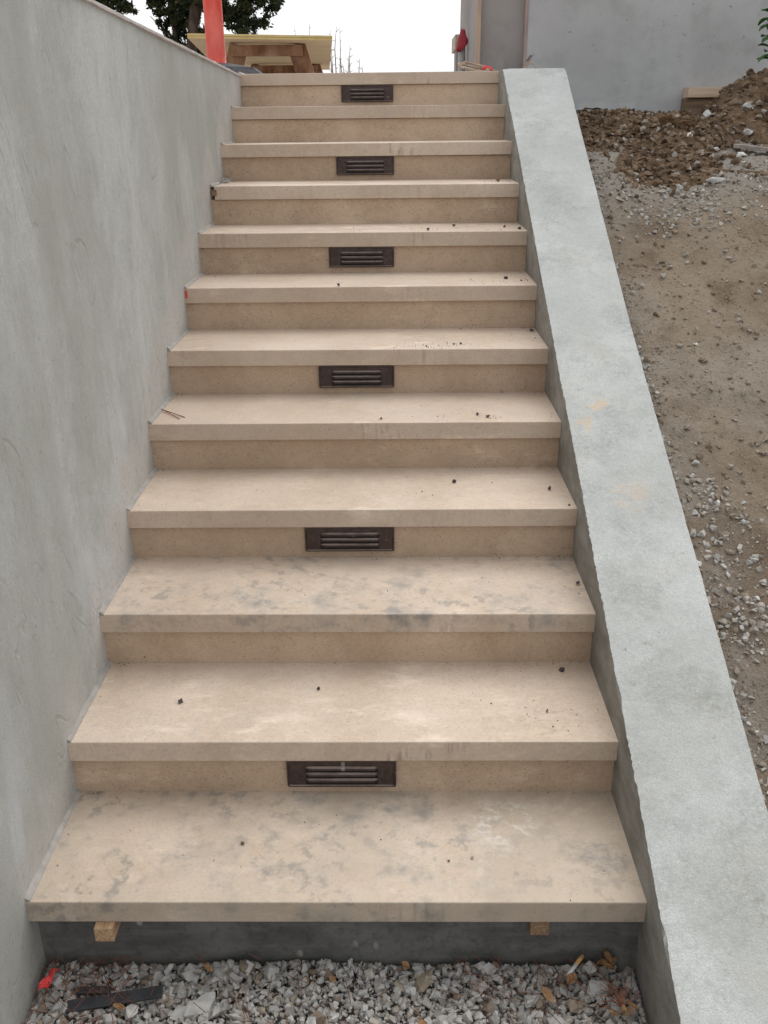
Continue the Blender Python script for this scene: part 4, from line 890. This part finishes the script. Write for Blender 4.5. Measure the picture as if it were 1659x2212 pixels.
# pine needles strewn through the gravel
v = []; f = []
for k in range(420):
    x = rr.choice((rr.uniform(0.85, 1.2), rr.uniform(0.02, 1.2), rr.uniform(0.02, 0.2))); y = rr.uniform(-0.35, 0.02); L = rr.uniform(0.02, 0.06); a = rr.uniform(0, 3.14)
    z = -0.182 + 0.012*math.exp(-((x-0.6)/0.35)**2)+rr.uniform(0, 0.006)
    x1, y1 = min(max(x+L*math.cos(a), 0.006), W-0.006), min(y+L*math.sin(a), 0.025)
    me = None; b = len(v); w = 0.0007
    v += [(x-w, y, z), (x+w, y+w, z), (x1+w, y1+w, z+0.003), (x1-w, y1, z+0.003), (x, y, z+0.0014), (x1, y1, z+0.0044)]
    f += [(b, b+1, b+2, b+3), (b, b+4, b+5, b+3), (b+1, b+2, b+5, b+4)]
tag(link('pine_needles', pyd('pine_needles', v, f), M['needle']), kind='stuff')

# wooden blocks shimming the first slab
tag(box('wood_block', 0.130, 0.168, -0.017, 0.030, -0.087, -0.0525, M['fir'], None, 0.0012), 'fresh wooden block jutting out under the first slab near the tall wall', 'wood block', 'wooden blocks under the first slab')
tag(box('wood_block', 0.998, 1.036, 0.006, 0.031, -0.092, -0.0525, M['shaded_fir'], None, 0.0012), 'wooden block tucked back under the first slab near the parapet', 'wood block', 'wooden blocks under the first slab')
# wedge and broken plaster at the ninth tread, red scrap by the seventh
tag(box('wood_wedge', 0.0005, 0.0205, 8*RUN-0.005, 8*RUN-0.0005, 8*RISE-0.036, 8*RISE-0.012, M['old_lumber'], None, 0.0008), 'tiny brown wooden wedge at the wall end of the ninth tread', 'wedge')
Pm = np.array([(rr.uniform(0.004, 0.04), 8*RUN+rr.uniform(0.16, 0.32), 8*RISE+rr.uniform(0.0, 0.018)) for _ in range(46)], np.float32)
Pm[:, 2] = 8*RISE + 0.004 + np.clip((Pm[:, 1]-8*RUN-0.14)*0.13, 0, 1)*np.random.RandomState(3).uniform(0, 1, len(Pm))
tag(link('broken_mortar', scatter_me('broken_mortar', ROCKS, Pm, np.random.RandomState(4).uniform(0.006, 0.018, len(Pm)), 14), M['gravel']), 'crumbled grey mortar in the wall corner of the ninth tread', 'rubble', kind='thing')
tag(box('red_scrap', 0.0006, 0.007, 6*RUN-0.003, 6*RUN+0.001, 6*RISE-0.034, 6*RISE-0.008, M['red_tape'], None, 0.0006), 'scrap of red tape at the wall end of the seventh tread', 'tape')

# pebbles lying about on the treads
GP = 'pebbles dropped on the treads'
ordn = ['first', 'second', 'third', 'fourth', 'fifth', 'sixth', 'seventh', 'eighth', 'ninth']
pebbles = [(0, .839, .110, .007, 'pebble', 'tiny dark pebble near the front of the first tread'), (0, .888, .119, .010, 'pebble_pale', 'pale stone chip near the front of the first tread'), (0, .404, .160, .012, 'pebble_brown', 'dark crumb on the middle of the stained first tread'),
    (1, .219, .468, .018, 'pebble', 'dark pebble on the second tread nearest the tall wall'), (1, .543, .520, .013, 'pebble', 'small dark crumb alone in the middle of the second tread'), (1, 1.143, .598, .019, 'pebble', 'black pebble at the back of the second tread by the parapet'), (1, 1.082, .427, .012, 'pebble_brown', 'brown crumb beside the scuff mark on the second tread'),
    (2, 1.206, .785, .016, 'pebble', 'dark pebble against the parapet on the third tread'),
    (3, .901, 1.142, .018, 'pebble', 'dark pebble on the fourth tread away from the walls'), (3, 1.169, 1.080, .018, 'pebble', 'dark pebble on the fourth tread near the parapet'), (3, 1.205, .965, .009, 'pebble', 'speck of stone at the front corner of the fourth tread by the parapet'),
    (4, .979, 1.327, .015, 'pebble', 'farther back one of two dark pebbles close together on the fifth tread'), (4, 1.008, 1.303, .016, 'pebble', 'nearer one of two dark pebbles close together on the fifth tread'), (4, .688, 1.290, .011, 'pebble_brown', 'brown crumb at the middle front of the fifth tread'),
    (5, 1.203, 1.830, .018, 'pebble', 'dark pebble in the back corner of the sixth tread'), (5, .922, 1.628, .012, 'pebble_brown', 'largest crumb in the loose row on the sixth tread'), (5, .832, 1.604, .009, 'pebble_brown', 'crumb in the row on the sixth tread nearest the tall wall'), (5, .945, 1.634, .011, 'pebble', 'crumb in the row on the sixth tread nearest the parapet'),
    (6, .533, 1.903, .017, 'pebble', 'dark pebble alone at the front edge of the seventh tread'), (6, 1.128, 2.024, .020, 'pebble', 'largest dark pebble on the seventh tread by the parapet'), (6, 1.178, 1.980, .013, 'pebble', 'small dark pebble on the seventh tread closest to the parapet'),
    (7, .855, 2.241, .017, 'pebble', 'dark pebble at the front of the eighth tread'), (7, .958, 2.363, .017, 'pebble', 'dark pebble at the back of the eighth tread'), (7, 1.150, 2.328, .017, 'pebble_brown', 'brown pebble on the eighth tread by the parapet'), (7, 1.199, 2.262, .018, 'pebble', 'dark pebble in the front corner of the eighth tread by the parapet'),
    (8, 1.148, 2.615, .020, 'pebble_brown', 'brown crumb at the back of the ninth tread by the parapet')]
for q, (k, x, y, s, m, lab) in enumerate(pebbles):
    rock('pebble', (x, y, k*RISE+0.0002), s, 200+q, M[m], lab, 'pebble', GP, (1, 0.8, 0.75), q*1.3, (0, 0), 12)
# the crumbs too fine to count
Pg = []
for k, cx, cyy, sx, sy, n in ((5, .90, 1.62, .09, .03, 40), (4, .95, 1.31, .15, .03, 18), (6, 1.08, 1.98, .09, .04, 45), (7, .95, 2.28, .2, .05, 26), (3, .6, 1.05, .35, .06, 14), (2, .7, .75, .3, .06, 12), (1, 1.09, .42, .05, .03, 18), (8, 1.16, 2.66, .05, .04, 24), (0, .6, .12, .4, .1, 14)):
    for _ in range(n):
        x = min(max(rr.gauss(cx, sx), 0.02), W-0.02); y = min(max(rr.gauss(cyy, sy), k*RUN+0.006), k*RUN+RUN)
        Pg.append((x, y, k*RISE+0.001))
tag(link('grit', scatter_me('grit', ROCKS[:5], np.array(Pg, np.float32), np.random.RandomState(8).uniform(0.002, 0.0055, len(Pg)), 18, tone=np.random.RandomState(2).uniform(0, 0.3, len(Pg))), M['clods']), kind='stuff')
Pj = []
for k in range(11):
    for _ in range(46):
        x = rr.choice((rr.uniform(0.01, W-0.01), rr.uniform(0.8, W-0.01), 0.01+abs(rr.gauss(0, 0.03)), W-0.01-abs(rr.gauss(0, 0.03)))); y = (k+1)*RUN+SET-0.002-abs(rr.gauss(0, 0.009))
        if rr.random() < 0.25: y = k*RUN+rr.uniform(0.05, RUN)
        Pj.append((x, y, k*RISE+0.0008))
tag(link('joint_grit', scatter_me('joint_grit', ROCKS[:5], np.array(Pj, np.float32), np.random.RandomState(28).uniform(0.0015, 0.0045, len(Pj)), 29, tone=np.random.RandomState(6).uniform(0.2, 0.95, len(Pj))), M['clods']), kind='stuff')
# pair of pine needles on the fifth tread
pn = thing('pine_needle_pair', (0.05, 1.35, 4*RISE), 'pair of brown pine needles by the wall on the fifth tread', 'pine needles')
for b in ((0.092, 1.318), (0.079, 1.303)):
    link('needle', tube_me('needle', [(0.004, 1.392, 4*RISE+0.006), (0.5*(0.004+b[0]), 0.5*(1.392+b[1]), 4*RISE+0.004), (b[0], b[1], 4*RISE+0.0018)], 0.0013, 5), M['needle'], pn)

# ================================================================== DIRT SLOPE: heaps, stones, timber
def mound_h(x, y, cx, cy0, rx, ry, h, rot=0.0):
    c, s = math.cos(rot), math.sin(rot); dx, dy = x-cx, y-cy0
    u, v = (c*dx+s*dy)/rx, (-s*dx+c*dy)/ry; d = math.sqrt(u*u+v*v)
    return h*max(0.0, 1-d**1.7)
def make_mound(label, lumps, bounds, seed, nclods, big_):
    x0, x1, y0, y1 = bounds
    t = thing('dirt_heap', ((x0+x1)/2, (y0+y1)/2, slope_h((x0+x1)/2, (y0+y1)/2)), label, 'dirt heap', 'heaps of dug soil against the building')
    def H(x, y):
        m = max(mound_h(x, y, *l) for l in lumps)
        n = 0.55*fbm(x*9, y*9, seed, 5)+0.35*fbm(x*23, y*23, seed+4, 4)
        return slope_z(x, y) + m*(1+0.35*n) + min(m*3, 1)*0.03*n - (0.04 if m <= 0.001 else 0.0)
    def fn(u, v):
        x, y = x0+(x1-x0)*u, y0+(y1-y0)*v; return (x, y, H(x, y))
    link('soil', grid_me('soil', 150, 150, fn), M['mound'], t)
    r = np.random.RandomState(seed); P = []; Sz = []
    while len(P) < nclods:
        x, y = r.uniform(x0, x1), r.uniform(y0, y1); m = max(mound_h(x, y, *l) for l in lumps)
        if m > 0.004 or r.uniform() < 0.10:
            s = 0.0055 + big_*r.uniform()**5; P.append((x, min(y, 4.17-s*0.5), max(H(x, y), slope_z(x, y))+s*0.10)); Sz.append(s)
    o = link('clods', scatter_me('clods', ROCKS, np.array(P, np.float32), np.array(Sz, np.float32), seed+1), M['clods'], t); o['kind'] = 'stuff'
    return H
HA = make_mound('low spread of brown clods along the building foot beside the parapet', [(1.72, 3.30, .38, .42, .075), (1.98, 3.10, .26, .28, .08), (1.86, 2.72, .22, .22, .03), (1.62, 3.75, .25, .3, .03), (2.15, 3.75, .2, .3, .03)], (1.50, 2.34, 2.45, 4.17), 61, 9000, 0.045)
HB = make_mound('tall brown dirt heap against the building wall near the green plant', [(2.62, 3.62, .40, .55, .20), (2.40, 3.35, .30, .36, .09), (2.8, 3.25, .5, .5, .12), (3.5, 3.5, .8, .7, .25)], (1.98, 4.0, 2.70, 4.17), 62, 9000, 0.05)

# stones of the slope: fine fill everywhere, bands along the parapet and up by the timber
def slope_scatter(n, seed):
    r = np.random.RandomState(seed); P = []; Sz = []; T = []
    while len(P) < n:
        x = 1.485 + 1.6*r.uniform()**1.6; y = r.uniform(-0.9, 3.4)
        d = 0.10
        d = max(d, 0.6*math.exp(-((x-1.49-0.02*max(0, y-1.6))/0.05)**2)*(0.35+0.65*(fbm(x*3, y*3, 2)+0.5)))
        if y < 1.1: d = max(d, 1.1*(0.45+fbm(x*4, y*4, 9))*min(1, (1.3-y)*1.5))
        if 2.0 < y < 2.95: d = max(d, 0.9*min(1, max(0.0, x-1.52)*4)*math.exp(-((y-2.42-0.05*(x-1.5))/0.22)**2)*(0.75+0.6*fbm(x*5, y*5, 4)))
        if r.uniform() > d: continue
        s = 0.004 + 0.027*r.uniform()**3.2
        P.append((x, y, slope_z(x, y)+s*0.08)); Sz.append(s); T.append(min(1, max(0, r.uniform()*0.6 if d < 0.2 else 0.15+0.85*r.uniform())))
    return np.array(P, np.float32), np.array(Sz, np.float32), np.array(T, np.float32)
P, Sz, T = slope_scatter(24000, 71)
tag(link('loose_gravel', scatter_me('loose_gravel', ROCKS, P, Sz, 72, tone=T), M['slope_gravel']), kind='stuff')

rs = np.random.RandomState(74); Pf = []
while len(Pf) < 26000:
    x = 1.485 + 1.5*rs.uniform()**1.4; y = rs.uniform(-0.8, 3.0)
    if rs.uniform() > 0.35+0.9*(fbm(x*2.3, y*2.3, 8)+0.25): continue
    Pf.append((x, y, slope_z(x, y)))
tag(link('soil_crumbs', scatter_me('soil_crumbs', ROCKS[:6], np.array(Pf, np.float32), 0.0025+0.0065*rs.uniform(size=len(Pf))**2.5, 75, tone=rs.uniform(0, 0.75, len(Pf))), M['slope_gravel']), kind='stuff')
def on_slope(x, y, up=0.0): return (x, y, slope_z(x, y)+up)
def on_heap(H, x, y, up=0.0): return (x, y, max(H(x, y), slope_z(x, y))+up)
GD = 'stones and clods on the dirt slope'
rock('rock', on_slope(1.857, 2.50, -0.006), 0.060, 81, M['rock_grey'], 'squarish grey stone alone on bare dirt below the timber strip', 'rock', GD, (0.9, 0.7, 0.75), 0.5, (0, 0), 9)
rock('rock', on_heap(HA, 2.00, 2.93, -0.008), 0.050, 82, M['rock_white'], 'bright white lump on the low clod spread', 'rock', GD, (1.1, 0.8, 0.6), 0.3, (0, 0), 14, 0.05)
rock('rock', on_heap(HA, 2.09, 2.86, -0.006), 0.040, 83, M['rock_grey'], 'grey stone between the white lump and the pale slab chunk', 'rock', GD, (1.1, 0.8, 0.7), 0.9, (0, 0), 12, 0.05)
rock('rock', on_slope(2.19, 2.82, 0.0), 0.062, 84, M['rock_white'], 'flat pale slab chunk near the end of the grey board', 'rock', GD, (1.1, 0.7, 0.45), 0.2, (0, 0), 10)
rock('soil_clod', on_slope(1.775, 2.545, -0.004), 0.040, 85, M['clod'], 'single brown clod on bare dirt below the clod spread', 'clod', GD, (1, 0.9, 0.85), 0, (0, 0), 16, 0.08)
rock('soil_clod', on_heap(HA, 1.915, 3.02, -0.01), 0.105, 86, M['clod'], 'largest brown clod on the low spread beside the white lump', 'clod', GD, (1.0, 0.8, 0.75), 0.4, (0.3, 0), 16, 0.08)
rock('soil_clod', on_heap(HA, 1.99, 2.985, -0.012), 0.100, 87, M['clod'], 'second large clod leaning downhill just under the white lump', 'clod', GD, (1.1, 0.8, 0.6), 1.4, (0.4, 0.2), 16, 0.08)
rock('soil_clod', on_heap(HB, 2.43, 3.12, -0.015), 0.15, 88, M['clod'], 'huge dark clod low on the tall heap', 'clod', GD, (1.1, 0.9, 0.8), 0.4, (0, 0), 18, 0.10)
rock('rock', on_heap(HB, 2.16, 3.25, 0.0), 0.060, 89, M['rock_grey'], 'grey crusty stone on the edge of the tall heap below the lumber', 'rock', GD, (0.8, 0.8, 1.0), 0.4, (0, 0), 14, 0.08)
rock('rock', on_heap(HB, 2.28, 3.05, 0.0), 0.062, 90, M['rock_grey'], 'bluish grey stone on the foot of the tall heap', 'rock', GD, (1.1, 0.8, 0.8), 0.8, (0, 0), 13, 0.08)
rock('rock', on_heap(HB, 2.34, 3.25, 0.0), 0.060, 91, M['rock_grey'], 'rough grey stone halfway up the tall heap', 'rock', GD, (1.2, 0.8, 0.7), 0.3, (0, 0), 13, 0.08)
rock('rock', on_slope(2.00, 2.52, -0.004), 0.075, 92, M['rock_grey'], 'long flat grey stone under the end of the muddy timber strip', 'rock', GD, (1.2, 0.6, 0.4), 0.1, (0, 0), 13, 0.06)
rock('rock', on_slope(1.700, 1.60, -0.002), 0.024, 93, M['rock_white'], 'small white pebble alone in the middle of the dirt slope', 'rock', GD, (1.2, 0.8, 0.6), 0.1, (0, 0), 13)
rock('rock', on_slope(1.594, 1.145, -0.003), 0.034, 94, M['rock_grey'], 'pale flat stone on the slope close to the parapet', 'rock', GD, (1.2, 0.8, 0.5), 0.2, (0, 0), 11)
rock('rock', on_slope(1.618, 1.08, -0.003), 0.024, 95, M['rock_grey'], 'pale stone just downhill of the flat stone near the parapet', 'rock', GD, (1.0, 0.8, 0.6), 0.9, (0, 0), 11)
rock('rock', on_slope(1.665, 1.75, -0.003), 0.022, 96, M['rock_brown'], 'ochre pebble uphill of the small white pebble', 'rock', GD, (1.2, 0.8, 0.6), 0.5, (0, 0), 12)
# timber
tag(oriented_box('timber_strip', (1.935, 2.665, slope_z(1.935, 2.665)+0.010), (2.42, 2.47, slope_z(2.42, 2.47)+0.012), 0.020, 0.018, M['old_lumber'], None, 0.002), 'thin muddy timber strip half sunk in the gravel below the heaps', 'timber')
tag(oriented_box('grey_board', (2.185, 2.905, slope_z(2.185, 2.905)+0.016), (2.60, 2.60, slope_z(2.6, 2.6)+0.03), 0.045, 0.016, M['grey_lumber'], None, 0.002), 'grey weathered board leaving the big clod toward the frame edge', 'board')
lm = thing('lumber_stack', (2.55, 4.13, 1.42), 'pale lumber on a brown board standing against the building wall behind the heap', 'lumber')
box('pale_board', 2.302, 2.95, 4.09, 4.188, 1.512, 1.563, M['pale_lumber'], lm, 0.002)
box('brown_board', 2.296, 2.95, 4.11, 4.188, 1.40, 1.5105, M['old_lumber'], lm, 0.002)
# green plant at the frame edge
pl = thing('green_plant', (2.60, 3.72, 1.60), 'green leafy plant rising behind the tall dirt heap', 'plant')
link('stem', tube_me('stem', [(2.62, 3.72, 1.45), (2.60, 3.72, 1.7), (2.56, 3.72, 1.86)], [0.006, 0.005, 0.003], 7), M['plant'], pl)
for k in range(26):
    h = 1.66+0.22*(k/25); a = k*2.399; L = rr.uniform(0.05, 0.085)
    cx = 2.60-0.03*(h-1.66)/0.2
    leaf((cx+0.045*math.cos(a), 3.72+0.045*math.sin(a), h+rr.uniform(-.012, .012)), L, 0.042, a-1.57+rr.uniform(-.4, .4), rr.uniform(-0.5, 0.6), M['plant'], None, None, -0.3, pl, 'leaf')
